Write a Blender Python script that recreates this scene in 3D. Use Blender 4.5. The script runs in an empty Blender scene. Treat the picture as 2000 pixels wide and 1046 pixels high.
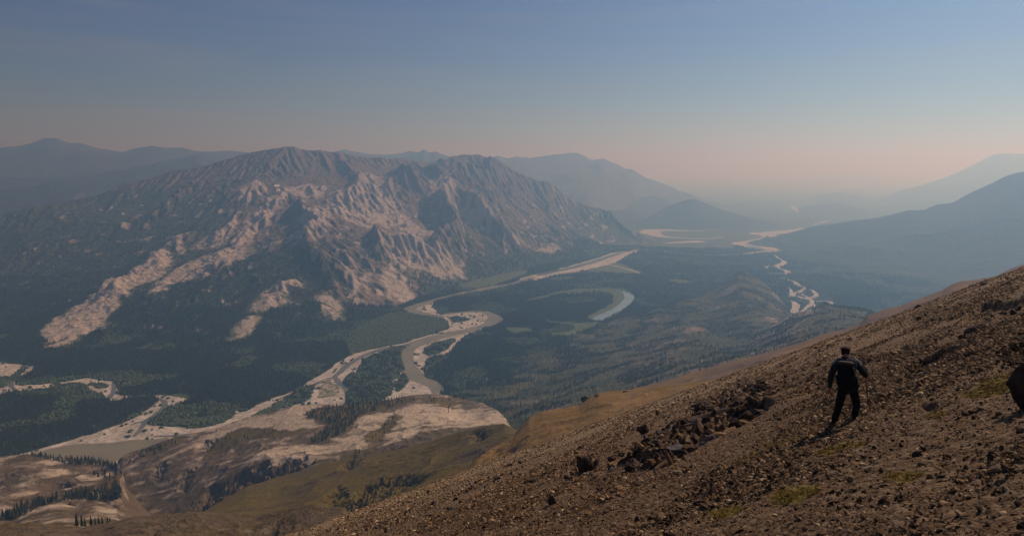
import bpy, math, random
import numpy as np
from mathutils import Vector

# ------------------------------------------------------------------ camera, light, air
SC = bpy.context.scene
CAMZ = 600.0                     # eye height above the valley floor, metres
F = 1400.0                       # focal length in the 2000 px frame
PITCH = math.radians(7.85)
CP, SP = math.cos(PITCH), math.sin(PITCH)
cam_d = bpy.data.cameras.new('camera'); cam_d.sensor_width = 36.0; cam_d.lens = 36.0 * F / 2000.0
cam_d.clip_start = 0.1; cam_d.clip_end = 200000.0
cam = bpy.data.objects.new('camera', cam_d); SC.collection.objects.link(cam)
cam.location = (0, 0, CAMZ); cam.rotation_euler = (math.pi / 2 - PITCH, 0, 0)
SC.camera = cam

SUN_EL, SUN_AZ = math.radians(38.0), math.radians(47.0)
w = bpy.data.worlds.new('World'); SC.world = w; w.use_nodes = True
nt = w.node_tree
bg = nt.nodes['Background']
sky = nt.nodes.new('ShaderNodeTexSky'); sky.sky_type = 'NISHITA'; sky.sun_disc = False
sky.sun_elevation = SUN_EL; sky.sun_rotation = SUN_AZ
sky.altitude = 1400; sky.air_density = 1.0; sky.dust_density = 0.3; sky.ozone_density = 6.0
# thin streaks of high cirrus lighten the sky a little
tc = nt.nodes.new('ShaderNodeTexCoord'); mp = nt.nodes.new('ShaderNodeMapping')
mp.inputs['Scale'].default_value = (1.2, 2.2, 16.0); mp.inputs['Rotation'].default_value = (0.10, -0.12, 0.5)
nz = nt.nodes.new('ShaderNodeTexNoise'); nz.inputs['Scale'].default_value = 2.2; nz.inputs['Detail'].default_value = 6
mr = nt.nodes.new('ShaderNodeMapRange'); mr.inputs['From Min'].default_value = 0.46; mr.inputs['From Max'].default_value = 0.8
mr.inputs['To Max'].default_value = 0.30
mx = nt.nodes.new('ShaderNodeMix'); mx.data_type = 'RGBA'
nt.links.new(tc.outputs['Generated'], mp.inputs['Vector']); nt.links.new(mp.outputs[0], nz.inputs['Vector'])
nt.links.new(nz.outputs['Fac'], mr.inputs['Value']); nt.links.new(mr.outputs[0], mx.inputs['Factor'])
hs = nt.nodes.new('ShaderNodeHueSaturation'); hs.inputs['Saturation'].default_value = 1.06; hs.inputs['Hue'].default_value = 0.522
nt.links.new(sky.outputs[0], hs.inputs['Color']); nt.links.new(hs.outputs[0], mx.inputs['A']); mx.inputs['B'].default_value = (5.5, 5.2, 5.0, 1)
nt.links.new(mx.outputs['Result'], bg.inputs['Color'])
bg.inputs['Strength'].default_value = 0.05

sd = bpy.data.lights.new('sun', 'SUN'); sd.energy = 4.2; sd.angle = math.radians(0.5); sd.color = (1.0, 0.825, 0.69)
sun = bpy.data.objects.new('sun', sd); SC.collection.objects.link(sun)
S = Vector((math.sin(SUN_AZ) * math.cos(SUN_EL), math.cos(SUN_AZ) * math.cos(SUN_EL), math.sin(SUN_EL)))
sun.rotation_euler = S.to_track_quat('Z', 'Y').to_euler()

SC.view_settings.view_transform = 'Standard'; SC.view_settings.look = 'None'
SC.view_settings.exposure = -0.10; SC.view_settings.gamma = 1.0
SC.render.engine = 'CYCLES'
SC.cycles.use_denoising = True
SC.cycles.max_bounces = 4; SC.cycles.volume_bounces = 1; SC.cycles.diffuse_bounces = 2

HAZE_DENSITY = 0.000305
HAZE_COLOR = (0.175, 0.35, 0.61)   # smoke: scatters least in the red
HAZE_ABSORB = (0.87, 0.68, 0.35)     # and soaks up part of the light
HAZE_G = 0.52

# ------------------------------------------------------------------ helpers
rng = np.random.default_rng(7)
random.seed(7)

def link(o, parent=None):
    SC.collection.objects.link(o)
    if parent is not None: o.parent = parent
    return o

def tag(o, label=None, cat=None, group=None, kind=None):
    if label: o['label'] = label
    if cat: o['category'] = cat
    if group: o['group'] = group
    if kind: o['kind'] = kind
    return o

def ray(x, y):
    u = (np.asarray(x, float) - 1000) / F; v = (523 - np.asarray(y, float)) / F
    dy = CP + v * SP; dz = -SP + v * CP
    return u / dy, dz / dy            # X/Y and Z/Y

def P(x, y, D):
    a, s = ray(x, y); return np.array([a * D, D, CAMZ + s * D])

def floor_D(x, y):
    a, s = ray(x, y); return -CAMZ / s

def floor_pts(px):
    px = np.array(px, float); a, s = ray(px[:, 0], px[:, 1]); D = -CAMZ / s
    return np.stack([a * D, D], 1)

def h2(ix, iy, seed):
    n = (ix.astype(np.int64) * 374761393 + iy.astype(np.int64) * 668265263 + seed * 974634777) & 0x7fffffff
    n = ((n ^ (n >> 13)) * 1274126177) & 0x7fffffff
    n = ((n ^ (n >> 11)) * 668265263) & 0x7fffffff
    return (n ^ (n >> 16))

def perlin(x, y, seed=0):
    xi = np.floor(x); yi = np.floor(y); fx = x - xi; fy = y - yi
    ux = fx * fx * fx * (fx * (fx * 6 - 15) + 10); uy = fy * fy * fy * (fy * (fy * 6 - 15) + 10)
    def g(ix, iy, dx, dy):
        a = (h2(ix, iy, seed) & 4095) * (2 * math.pi / 4096)
        return np.cos(a) * dx + np.sin(a) * dy
    a = g(xi, yi, fx, fy); b = g(xi + 1, yi, fx - 1, fy); c = g(xi, yi + 1, fx, fy - 1); d = g(xi + 1, yi + 1, fx - 1, fy - 1)
    return ((a + (b - a) * ux) * (1 - uy) + (c + (d - c) * ux) * uy) * 1.5

def fbm(x, y, octv=5, seed=0, gain=0.5):
    r = np.zeros_like(x); a = 1.0; n = 0
    for i in range(octv):
        r = r + a * perlin(x + 17.3 * i, y - 9.1 * i, seed + i); n += a; a *= gain; x = x * 2.03; y = y * 2.03
    return r / n

def ridged(x, y, octv=5, seed=0, gain=0.55):
    r = np.zeros_like(x); a = 1.0; n = 0; w_ = 1.0
    for i in range(octv):
        v = (1 - np.abs(perlin(x + 11.7 * i, y + 5.3 * i, seed + i)) * 1.6).clip(0, 1) ** 2
        r = r + a * v * w_; w_ = v.clip(0.15, 1); n += a; a *= gain; x = x * 2.07; y = y * 2.07
    return r / n

def sstep(a, b, x):
    t = ((x - a) / (b - a)).clip(0, 1); return t * t * (3 - 2 * t)

def smooth_closed(p, k=4):
    p = np.asarray(p, float); n = len(p); out = []
    for i in range(n):
        p0, p1, p2, p3 = p[i - 1], p[i], p[(i + 1) % n], p[(i + 2) % n]
        for j in range(k):
            t = j / k
            out.append(0.5 * ((2 * p1) + (-p0 + p2) * t + (2 * p0 - 5 * p1 + 4 * p2 - p3) * t * t + (-p0 + 3 * p1 - 3 * p2 + p3) * t ** 3))
    return np.array(out)

def smooth_open(p, k=6):
    p = np.asarray(p, float); q = np.vstack([2 * p[0] - p[1], p, 2 * p[-1] - p[-2]]); out = []
    for i in range(1, len(q) - 2):
        p0, p1, p2, p3 = q[i - 1], q[i], q[i + 1], q[i + 2]
        for j in range(k):
            t = j / k
            out.append(0.5 * ((2 * p1) + (-p0 + p2) * t + (2 * p0 - 5 * p1 + 4 * p2 - p3) * t * t + (-p0 + 3 * p1 - 3 * p2 + p3) * t ** 3))
    out.append(q[-2]); return np.array(out)

def inside(X, Y, poly):
    r = np.zeros(X.shape, bool)
    m = (X > poly[:, 0].min()) & (X < poly[:, 0].max()) & (Y > poly[:, 1].min()) & (Y < poly[:, 1].max())
    if not m.any(): return r
    x = X[m]; y = Y[m]; c = np.zeros(x.shape, bool); n = len(poly)
    for i in range(n):
        x0, y0 = poly[i]; x1, y1 = poly[i - 1]
        if y0 == y1: continue
        k = ((y0 > y) != (y1 > y)) & (x < (x1 - x0) * (y - y0) / (y1 - y0) + x0)
        c ^= k
    r[m] = c; return r

def soft_poly(X, Y, poly, wd):
    """1 inside, 0 outside, fading over +-wd metres round the outline."""
    r = np.zeros(X.shape)
    m = (X > poly[:, 0].min() - wd) & (X < poly[:, 0].max() + wd) & (Y > poly[:, 1].min() - wd) & (Y < poly[:, 1].max() + wd)
    if not m.any(): return r
    x = X[m]; y = Y[m]; d = np.full(x.shape, 1e9)
    for i in range(len(poly)):
        a = poly[i - 1]; b = poly[i]; ab = b - a; L = ab @ ab + 1e-9
        t = (((x - a[0]) * ab[0] + (y - a[1]) * ab[1]) / L).clip(0, 1)
        d = np.minimum(d, (x - a[0] - t * ab[0]) ** 2 + (y - a[1] - t * ab[1]) ** 2)
    d = np.sqrt(d) * np.where(inside(x, y, poly), 1, -1)
    r[m] = sstep(-wd, wd, d); return r

def march(x, y, fn, D0, D1, n=500):
    """pixel(s) of the photograph -> the place on the surface fn(X, Y) first met between D0 and D1"""
    x = np.atleast_1d(np.asarray(x, float)); y = np.atleast_1d(np.asarray(y, float))
    a, s = ray(x, y); Ds = np.geomspace(D0, D1, n)
    best = np.full(x.shape, np.nan); prev = None
    for D in Ds:
        f = CAMZ + s * D - fn(a * D, np.full_like(a, D))
        if prev is not None:
            hit = np.isnan(best) & (f <= 0)
            tt = (pf / (pf - f + 1e-12)).clip(0, 1)
            best[hit] = (prev + (D - prev) * tt)[hit]
        prev = D; pf = f
    return a * best, best

def grid_mesh(name, X, Y, Z, mat, masks=None, smooth=True):
    n, m = X.shape
    me = bpy.data.meshes.new(name)
    co = np.stack([X, Y, Z], -1).reshape(-1, 3).astype(np.float32)
    idx = np.arange(n * m).reshape(n, m)
    q = np.stack([idx[:-1, :-1], idx[:-1, 1:], idx[1:, 1:], idx[1:, :-1]], -1).reshape(-1, 4)
    # keep the faces turned upwards
    e1 = co[q[0, 1]] - co[q[0, 0]]; e2 = co[q[0, 3]] - co[q[0, 0]]
    if np.cross(e1, e2)[2] < 0: q = q[:, ::-1]
    me.vertices.add(len(co)); me.vertices.foreach_set('co', co.ravel())
    me.loops.add(q.size); me.loops.foreach_set('vertex_index', q.ravel().astype(np.int32))
    me.polygons.add(len(q)); me.polygons.foreach_set('loop_start', np.arange(0, q.size, 4, dtype=np.int32))
    me.polygons.foreach_set('loop_total', np.full(len(q), 4, np.int32))
    me.polygons.foreach_set('use_smooth', np.full(len(q), smooth))
    me.update(); me.validate()
    if masks is not None:
        at = me.color_attributes.new('mask', 'FLOAT_COLOR', 'POINT')
        c = np.ones((n * m, 4), np.float32)
        for i, k in enumerate(masks): c[:, i] = np.asarray(k).ravel()
        at.data.foreach_set('color', c.ravel())
    me.materials.append(mat)
    return link(bpy.data.objects.new(name, me))

def mesh_from(name, verts, faces, mats, smooth=False, parent=None, mi=None):
    me = bpy.data.meshes.new(name); me.from_pydata([tuple(map(float, v)) for v in verts], [], [tuple(f) for f in faces])
    for m_ in (mats if isinstance(mats, (list, tuple)) else [mats]): me.materials.append(m_)
    if mi is not None: me.polygons.foreach_set('material_index', np.array(mi, np.int32))
    me.polygons.foreach_set('use_smooth', np.full(len(me.polygons), smooth)); me.update()
    return link(bpy.data.objects.new(name, me), parent)

# ------------------------------------------------------------------ materials
class NB:
    def __init__(s, name):
        s.m = bpy.data.materials.new(name); s.m.use_nodes = True; s.t = s.m.node_tree; s.n = s.t.nodes
        s.b = s.n['Principled BSDF']; s.b.inputs['Roughness'].default_value = 0.95
        s.b.inputs['Specular IOR Level'].default_value = 0.15
        s.tc = s.n.new('ShaderNodeTexCoord')
    def L(s, a, b): s.t.links.new(a, b)
    def noise(s, scale, detail=5, rough=0.6, stretch=(1, 1, 1), rot=(0, 0, 0), dist=0.0):
        mp = s.n.new('ShaderNodeMapping'); mp.inputs['Scale'].default_value = stretch; mp.inputs['Rotation'].default_value = rot
        s.L(s.tc.outputs['Object'], mp.inputs['Vector'])
        z = s.n.new('ShaderNodeTexNoise'); z.inputs['Scale'].default_value = scale; z.inputs['Detail'].default_value = detail
        z.inputs['Roughness'].default_value = rough; z.inputs['Distortion'].default_value = dist
        s.L(mp.outputs[0], z.inputs['Vector']); return z.outputs['Fac']
    def voro(s, scale, stretch=(1, 1, 1), feature='F1'):
        mp = s.n.new('ShaderNodeMapping'); mp.inputs['Scale'].default_value = stretch
        s.L(s.tc.outputs['Object'], mp.inputs['Vector'])
        z = s.n.new('ShaderNodeTexVoronoi'); z.feature = feature; z.inputs['Scale'].default_value = scale
        s.L(mp.outputs[0], z.inputs['Vector']); return z
    def math(s, op, a, b=0.0, clamp=False):
        k = s.n.new('ShaderNodeMath'); k.operation = op; k.use_clamp = clamp
        for i, v in enumerate((a, b)):
            if isinstance(v, (int, float)): k.inputs[i].default_value = v
            else: s.L(v, k.inputs[i])
        return k.outputs[0]
    def rng(s, v, a, b, lo=0.0, hi=1.0):
        k = s.n.new('ShaderNodeMapRange'); k.interpolation_type = 'SMOOTHSTEP'
        s.L(v, k.inputs['Value']); k.inputs['From Min'].default_value = a; k.inputs['From Max'].default_value = b
        k.inputs['To Min'].default_value = lo; k.inputs['To Max'].default_value = hi; return k.outputs[0]
    def mix(s, f, a, b):
        k = s.n.new('ShaderNodeMix'); k.data_type = 'RGBA'
        if isinstance(f, (int, float)): k.inputs['Factor'].default_value = f
        else: s.L(f, k.inputs['Factor'])
        for nm, v in (('A', a), ('B', b)):
            if isinstance(v, (tuple, list)): k.inputs[nm].default_value = (*v[:3], 1)
            else: s.L(v, k.inputs[nm])
        return k.outputs['Result']
    def mask(s):
        a = s.n.new('ShaderNodeVertexColor'); a.layer_name = 'mask'
        k = s.n.new('ShaderNodeSeparateColor'); s.L(a.outputs['Color'], k.inputs[0]); return k.outputs
    def bump(s, h, strength, dist):
        k = s.n.new('ShaderNodeBump'); k.inputs['Strength'].default_value = strength; k.inputs['Distance'].default_value = dist
        s.L(h, k.inputs['Height']); s.L(k.outputs[0], s.b.inputs['Normal'])
    def finish(s, col, h):
        s.bump(h, .6, 1.0); return s.done(col)
    def done(s, col):
        if isinstance(col, (tuple, list)): s.b.inputs['Base Color'].default_value = (*col[:3], 1)
        else: s.L(col, s.b.inputs['Base Color'])
        return s.m

def land_mat(name, veg, veg2, rock, rock2, pale, unit, bump_d, edge=0.25, grass=None, bare_noise=0.45):
    """ground that changes from vegetation to bare rock by the mesh's mask (R rock, G pale stone, B grass); unit = size of the coarse blotches in metres"""
    b = NB(name); r, g, bl = b.mask()[:3]
    n1 = b.noise(1 / unit, 8, 0.65); n2 = b.noise(5.3 / unit, 6, 0.7); n3 = b.noise(22.0 / unit, 5, 0.7)
    vegc = b.mix(b.rng(n1, 0.35, 0.65), veg, veg2)
    vegc = b.mix(b.rng(n3, 0.42, 0.75, 0, 0.55), vegc, tuple(c * 0.45 for c in veg))
    rockc = b.mix(b.rng(n2, 0.3, 0.7), rock, rock2)
    rockc = b.mix(b.rng(n3, 0.3, 0.8, 0, 0.5), rockc, tuple(c * 0.55 for c in rock))
    palec = b.mix(b.rng(n2, 0.35, 0.75), pale, tuple(c * 0.72 for c in pale))
    palec = b.mix(b.rng(n3, 0.45, 0.8, 0, 0.6), palec, tuple(c * 0.5 for c in rock))
    nn = b.math('ADD', b.math('MULTIPLY', n2, 0.6), b.math('MULTIPLY', n3, 0.4))
    dr = b.math('MULTIPLY', b.math('SUBTRACT', nn, 0.5), bare_noise * 4)
    fr = b.rng(b.math('ADD', r, dr), 0.5 - edge / 2, 0.5 + edge / 2)
    fp = b.rng(b.math('ADD', g, b.math('MULTIPLY', dr, 0.8)), 0.5 - edge / 2, 0.5 + edge / 2)
    if grass is not None:
        fg = b.rng(b.math('ADD', bl, b.math('MULTIPLY', dr, 0.7)), 0.35, 0.65)
        vegc = b.mix(fg, vegc, grass)
    col = b.mix(fr, vegc, rockc); col = b.mix(fp, col, palec)
    if grass is not None: col = b.mix(b.math('MULTIPLY', fg, 0.85), col, b.mix(b.rng(n3, .4, .7), grass, tuple(c * 0.6 for c in grass)))
    b.bump(b.math('ADD', n2, b.math('MULTIPLY', n3, 0.45)), 1.0, bump_d)
    return b.done(col)

M_mount = land_mat('mountain_ground', (0.060, 0.088, 0.044), (0.105, 0.115, 0.060), (0.15, 0.122, 0.105), (0.25, 0.20, 0.172), (0.52, 0.465, 0.42), 260, 16)
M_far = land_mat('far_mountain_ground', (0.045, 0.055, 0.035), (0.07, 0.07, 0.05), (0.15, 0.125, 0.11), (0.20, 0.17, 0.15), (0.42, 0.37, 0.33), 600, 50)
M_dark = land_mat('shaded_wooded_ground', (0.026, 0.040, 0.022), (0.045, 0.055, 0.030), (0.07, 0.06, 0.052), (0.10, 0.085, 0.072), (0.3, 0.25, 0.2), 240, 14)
M_low = land_mat('low_hill_ground', (0.050, 0.068, 0.028), (0.105, 0.100, 0.044), (0.20, 0.155, 0.115), (0.28, 0.22, 0.17), (0.42, 0.36, 0.30), 110, 6)
M_terr = land_mat('limestone_terrace_ground', (0.075, 0.055, 0.015), (0.110, 0.078, 0.024), (0.088, 0.062, 0.036), (0.16, 0.118, 0.072), (0.54, 0.455, 0.345), 60, 2.5, edge=.5, grass=(0.125, 0.092, 0.014))
M_brown = land_mat('brown_slope_ground', (0.185, 0.112, 0.036), (0.235, 0.145, 0.050), (0.130, 0.076, 0.045), (0.21, 0.135, 0.085), (0.36, 0.27, 0.19), 30, 1.0, grass=(0.15, 0.098, 0.018))

def simple_floor():
    b = NB('valley_floor_ground')
    n1 = b.noise(1 / 420, 8, 0.62, dist=0.6); n2 = b.noise(1 / 45, 6, 0.7); n3 = b.noise(1 / 9, 4, 0.7)
    c = b.mix(b.rng(n1, 0.48, 0.62), (0.060, 0.088, 0.042), (0.105, 0.130, 0.058))
    c = b.mix(b.rng(n2, 0.4, 0.7, 0, 0.5), c, (0.044, 0.064, 0.032))
    c = b.mix(b.rng(n3, 0.4, 0.7, 0, 0.5), c, (0.040, 0.056, 0.028))
    b.bump(b.math('ADD', n2, n3), 1.0, 7)
    return b.done(c)
M_floor = simple_floor()

def gravel_mat():
    b = NB('river_gravel')
    n1 = b.noise(1 / 60, 7, 0.65, dist=0.8); n2 = b.noise(1 / 12, 6, 0.7); n3 = b.noise(1 / 3, 4, 0.7)
    c = b.mix(b.rng(n1, 0.35, 0.62), (0.62, 0.58, 0.53), (0.38, 0.35, 0.31))
    c = b.mix(b.rng(n2, 0.50, 0.62, 0, 0.8), c, (0.22, 0.19, 0.15))
    c = b.mix(b.rng(n3, 0.52, 0.75, 0, 0.55), c, (0.15, 0.135, 0.10))
    w1 = b.noise(1 / 26, 3, .5, stretch=(.55, 1.6, 1), rot=(0, 0, .5), dist=2.5); c = b.mix(b.math('MULTIPLY', b.rng(b.math('ABSOLUTE', b.math('SUBTRACT', w1, .5)), .035, .0), .55), c, (0.20, 0.185, 0.15))
    return b.done(c) if False else b.finish(c, n2)
    b.bump(n2, 0.6, 1.0)
    return b.done(c)
M_gravel = gravel_mat()

def water_mat(name, col, rough, col2=None):
    b = NB(name); b.b.inputs['Roughness'].default_value = rough; b.b.inputs['Specular IOR Level'].default_value = 0.5
    b.b.inputs['IOR'].default_value = 1.33
    n = b.noise(1 / 90, 5, 0.6); b.bump(b.noise(1 / 4, 4, 0.6), 0.25, 0.2)
    return b.done(b.mix(b.rng(n, 0.35, 0.65), col, col2 or tuple(c * 0.8 for c in col)))
M_silt = water_mat('silty_water', (0.215, 0.195, 0.115), 0.35)
M_clear = water_mat('clear_shallow_water', (0.10, 0.115, 0.105), 0.25, (0.15, 0.14, 0.11))
M_lake = water_mat('lake_water', (0.20, 0.275, 0.35), 0.15)

def plain(name, col, col2, scale, bump=0.3, dist=0.3, rough=0.95):
    b = NB(name); b.b.inputs['Roughness'].default_value = rough
    n = b.noise(scale, 6, 0.65); b.bump(n, bump, dist)
    return b.done(b.mix(b.rng(n, 0.3, 0.7), col, col2))
M_meadow = plain('marsh_grass', (0.100, 0.125, 0.034), (0.050, 0.075, 0.026), 1 / 40, 0.5, 3)
M_scrub = plain('willow_scrub', (0.065, 0.095, 0.040), (0.10, 0.13, 0.055), 1 / 16, 1.0, 4)
def needle_mat(name, c1, c2, c3):
    b = NB(name); o = b.n.new('ShaderNodeObjectInfo'); n = b.noise(1 / 60, 4, .6)
    c = b.mix(o.outputs['Random'], c1, c2); c = b.mix(b.rng(n, .5, .7, 0, .6), c, c3); b.done(c)
    tr = b.n.new('ShaderNodeBsdfTranslucent'); b.L(c, tr.inputs['Color']); ms = b.n.new('ShaderNodeMixShader'); ms.inputs[0].default_value = .42
    b.L(b.b.outputs[0], ms.inputs[1]); b.L(tr.outputs[0], ms.inputs[2]); b.L(ms.outputs[0], b.n['Material Output'].inputs['Surface']); return b.m
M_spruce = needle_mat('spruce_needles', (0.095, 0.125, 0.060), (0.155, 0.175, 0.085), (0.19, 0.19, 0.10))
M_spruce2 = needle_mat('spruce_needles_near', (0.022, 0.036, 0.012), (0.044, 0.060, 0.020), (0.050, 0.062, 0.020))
M_bark = plain('spruce_bark', (0.07, 0.05, 0.035), (0.05, 0.035, 0.025), 1.0)
M_snow = plain('old_snow', (0.8, 0.8, 0.82), (0.7, 0.7, 0.72), 1 / 10, 0.2, 0.5)

def ramp(crest, front, back=0.6, R=60.0, power=1.0, edge=0.5, wig=0.0):
    """A hill whose skyline and foot are given as (x, y, D) points; returns height(X, Y) and t(X, Y) (0 at the foot, 1 at the crest)."""
    def tab(pts, cr=False):
        p = np.array(pts, float); a, s = ray(p[:, 0], p[:, 1]); o = np.argsort(a); a, s, D = a[o], s[o], p[o, 2]
        A = np.linspace(a[0], a[-1], 900)
        def sm(v, k): v = np.interp(A, a, v); return np.convolve(np.pad(v, k, mode='reflect', reflect_type='odd'), np.hanning(2 * k + 3)[1:-1] / np.hanning(2 * k + 3).sum(), 'valid')
        return A, sm(s, 3 if cr else 60), sm(D, 70), sm(s, 45)
    ca, cs, cD, cs2 = tab(crest, True); fa, fs, fD, _ = tab(front)
    def tt(X, Y):
        a = X / Y; return (Y - np.interp(a, fa, fD)) / (np.interp(a, ca, cD) - np.interp(a, fa, fD))
    def fn(X, Y):
        a = X / Y
        sc = np.interp(a, ca, cs); Dc = np.interp(a, ca, cD); sf = np.interp(a, fa, fs); Df = np.interp(a, fa, fD)
        t = (Y - Df) / (Dc - Df); k = sstep(.72, 1.0, t); sx = np.interp(a, ca, cs2); sc = sx + (sc - sx) * k
        s = np.where(t < 1, sf + (sc - sf) * np.sign(t) * np.abs(t) ** power, sc)
        z = CAMZ + Y * s
        z = np.where(t < 0, CAMZ + Df * sf - (Df - Y) * 0.15, z)
        dd = np.maximum(0, Y - Dc); z = z - back * dd * dd / (dd + R)
        if wig: a = a + wig * (perlin(Y / 55, Y * 0 + .3, 97) + .5 * perlin(Y / 17, Y * 0 + 4.3, 98))
        over = np.maximum(0, ca[0] - a) + np.maximum(0, a - ca[-1])
        return z - edge * over * Y
    return fn, tt

def polar(a0, a1, na, D0, D1, nd, geom=True):
    a = np.linspace(a0, a1, na); D = np.geomspace(D0, D1, nd) if geom else np.linspace(D0, D1, nd)
    A, DD = np.meshgrid(a, D); return A * DD, DD

def slope_of(X, Y, Z):
    """steepness of a grid surface (rise over run) by differences"""
    dXi, dXj = np.gradient(X); dYi, dYj = np.gradient(Y); dZi, dZj = np.gradient(Z)
    det = dXi * dYj - dXj * dYi; det = np.where(np.abs(det) < 1e-9, 1e-9, det)
    gx = (dZi * dYj - dZj * dYi) / det; gy = (dXi * dZj - dXj * dZi) / det
    return np.hypot(gx, gy), gx, gy

# ------------------------------------------------------------------ valley floor
def sort_az(p): return p
A_, D_ = polar(-1.5, 1.5, 60, 30, 62000, 160)
ys = np.concatenate([[-3000, -500], D_[:, 0]])
A2 = np.linspace(-1.5, 1.5, 60)
Xf = np.outer(np.maximum(np.abs(ys), 3000) * 1.0, A2); Yf = np.repeat(ys[:, None], 60, 1)
tag(grid_mesh('valley_floor', Xf, Yf, np.zeros_like(Xf), M_floor), kind='structure')

# ------------------------------------------------------------------ mountains
HILLS = []       # (fn, name) of everything trees may stand on

# the big limestone mountain over the river
m1_crest = [(-260, 480, 4300), (-120, 452, 4250), (0, 425, 4200), (60, 408, 4300), (120, 396, 4400), (190, 383, 4500), (230, 366, 4550), (260, 356, 4600), (330, 335, 4700), (400, 321, 4700),
            (430, 311, 4750), (480, 298, 4800), (520, 291, 4800), (560, 290, 4850), (610, 292, 4900), (650, 299, 5000), (690, 306, 5100), (745, 304, 5200), (755, 310, 5250),
            (790, 314, 5400), (840, 312, 5500), (895, 305, 5600), (902, 300, 5600), (935, 302, 5650), (970, 318, 5700), (1010, 328, 5800), (1050, 345, 5900), (1075, 348, 5950),
            (1092, 360, 6000), (1110, 378, 6100), (1150, 398, 6300), (1200, 430, 6400), (1250, 455, 6500), (1300, 468, 6500), (1360, 478, 6500)]
m1_foot = [(-260, 720, 0), (0, 690, 0), (100, 690, 0), (250, 702, 0), (450, 690, 0), (600, 668, 0), (690, 640, 0), (760, 612, 0), (800, 594, 0), (870, 560, 0), (930, 548, 0), (1020, 528, 0),
           (1100, 510, 0), (1170, 494, 0), (1230, 482, 0), (1290, 476, 0), (1360, 479, 0)]
m1_foot = [(x, y, float(floor_D(x, y))) for x, y, _ in m1_foot]
m1, m1t = ramp(m1_crest, m1_foot, back=0.55, R=150, power=0.92, edge=0.2)
cell = 9.0
gx = np.arange(-4050, 1800, cell); gy = np.arange(1900, 7150, cell)
X, Y = np.meshgrid(gx, gy); Z0 = m1(X, Y); T = m1t(X, Y)
def px_poly(px, fn, D0, D1):
    px = np.array(px, float); a, d = march(px[:, 0], px[:, 1], fn, D0, D1)
    ok = ~np.isnan(a); return smooth_closed(np.stack([a[ok], d[ok]], 1), 3)
rock_px = [
 [(88, 645), (105, 627), (140, 610), (175, 597), (210, 575), (260, 545), (290, 520), (300, 500), (318, 496), (340, 516), (335, 532), (302, 560), (270, 575), (240, 603), (215, 622), (190, 645), (160, 655), (130, 672), (98, 672)],
 [(285, 592), (300, 575), (330, 545), (380, 515), (430, 495), (470, 460), (490, 430), (520, 410), (545, 395), (560, 370), (600, 362), (640, 382), (625, 400), (600, 400), (570, 395), (548, 420), (535, 445), (505, 460), (478, 490), (478, 520), (445, 548), (400, 562), (360, 560), (330, 577)],
 [(460, 405), (478, 375), (500, 358), (522, 375), (510, 395), (480, 412)],
 [(560, 492), (570, 470), (600, 440), (640, 420), (650, 390), (690, 385), (720, 400), (700, 425), (655, 442), (648, 470), (622, 495), (590, 502), (568, 498)],
 [(650, 400), (700, 390), (740, 420), (765, 455), (735, 472), (690, 460), (655, 440)],
 [(700, 345), (735, 350), (770, 400), (805, 440), (850, 470), (830, 482), (785, 465), (750, 430), (720, 390)],
 [(745, 500), (790, 468), (840, 500), (880, 518), (910, 537), (870, 548), (820, 533), (765, 535)],
 [(835, 370), (870, 378), (905, 420), (965, 442), (950, 455), (890, 435), (850, 402)],
 [(675, 530), (705, 560), (700, 590), (680, 580)], [(705, 548), (728, 530), (722, 578), (708, 575)], [(735, 545), (775, 535), (800, 560), (812, 592), (780, 592), (755, 575)],
 [(443, 655), (465, 628), (505, 618), (500, 640), (470, 664), (448, 668)],
 [(328, 480), (345, 470), (357, 482), (352, 506), (335, 498)], [(370, 485), (395, 478), (400, 490), (375, 494)],
 [(615, 588), (650, 583), (682, 622), (640, 618)], [(490, 600), (540, 570), (590, 565), (560, 600), (500, 615)],
 [(975, 480), (1010, 460), (1030, 480), (1000, 492)], [(1050, 470), (1085, 460), (1095, 480), (1060, 486)], [(400, 470), (440, 450), (470, 420), (450, 470), (415, 488)]]
rock_polys = [px_poly(p, m1, 1900, 6900) for p in rock_px]
wx = X + 20 * perlin(X / 150, Y / 150, 31) + 16 * fbm(X / 40, Y / 60, 3, 33); wy = Y + 30 * perlin(X / 150, Y / 150, 32) + 34 * fbm(X / 30, Y / 60, 3, 34)
RK = np.zeros_like(X)
for i, p in enumerate(rock_polys): RK = np.maximum(RK, soft_poly(wx, wy, p, 62) * (1.0 if i < 8 else 0.85))
RKw = np.zeros_like(X)
for p in rock_polys: RKw = np.maximum(RKw, soft_poly(X, Y, p, 150))
env = sstep(0.02, 0.3, T) * (1 - 0.62 * sstep(0.86, 1.0, T)) * (T < 1.6) * (1 - .85 * sstep(.10, .21, X / Y))
lean_ = np.interp(X, [-3200, -1900, -900, 300], [-.42, -.30, .12, .34]); qx = X * .95 + lean_ * (Y - 4300); qy = Y * .95 - lean_ * X      # spurs run down towards the river, a little askew
wqx = qx + 160 * fbm(X / 700, Y / 700, 3, 41); wqy = qy + 160 * fbm(X / 700, Y / 700, 3, 42)
spur = ridged(wqx / 760, wqy / 1500, 3, 43, .42)
rt_ = sstep(-1900, -700, X)
Z = Z0 + env * (spur - 0.35) * (85 + 190 * rt_) + RKw * env * 42 + env * (11 + 12 * rt_) * fbm(X / 130, Y / 130, 5, 47) + env * (5 + 34 * rt_) * (ridged(wqx / 300, wqy / 700, 3, 49) - .4)
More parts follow.
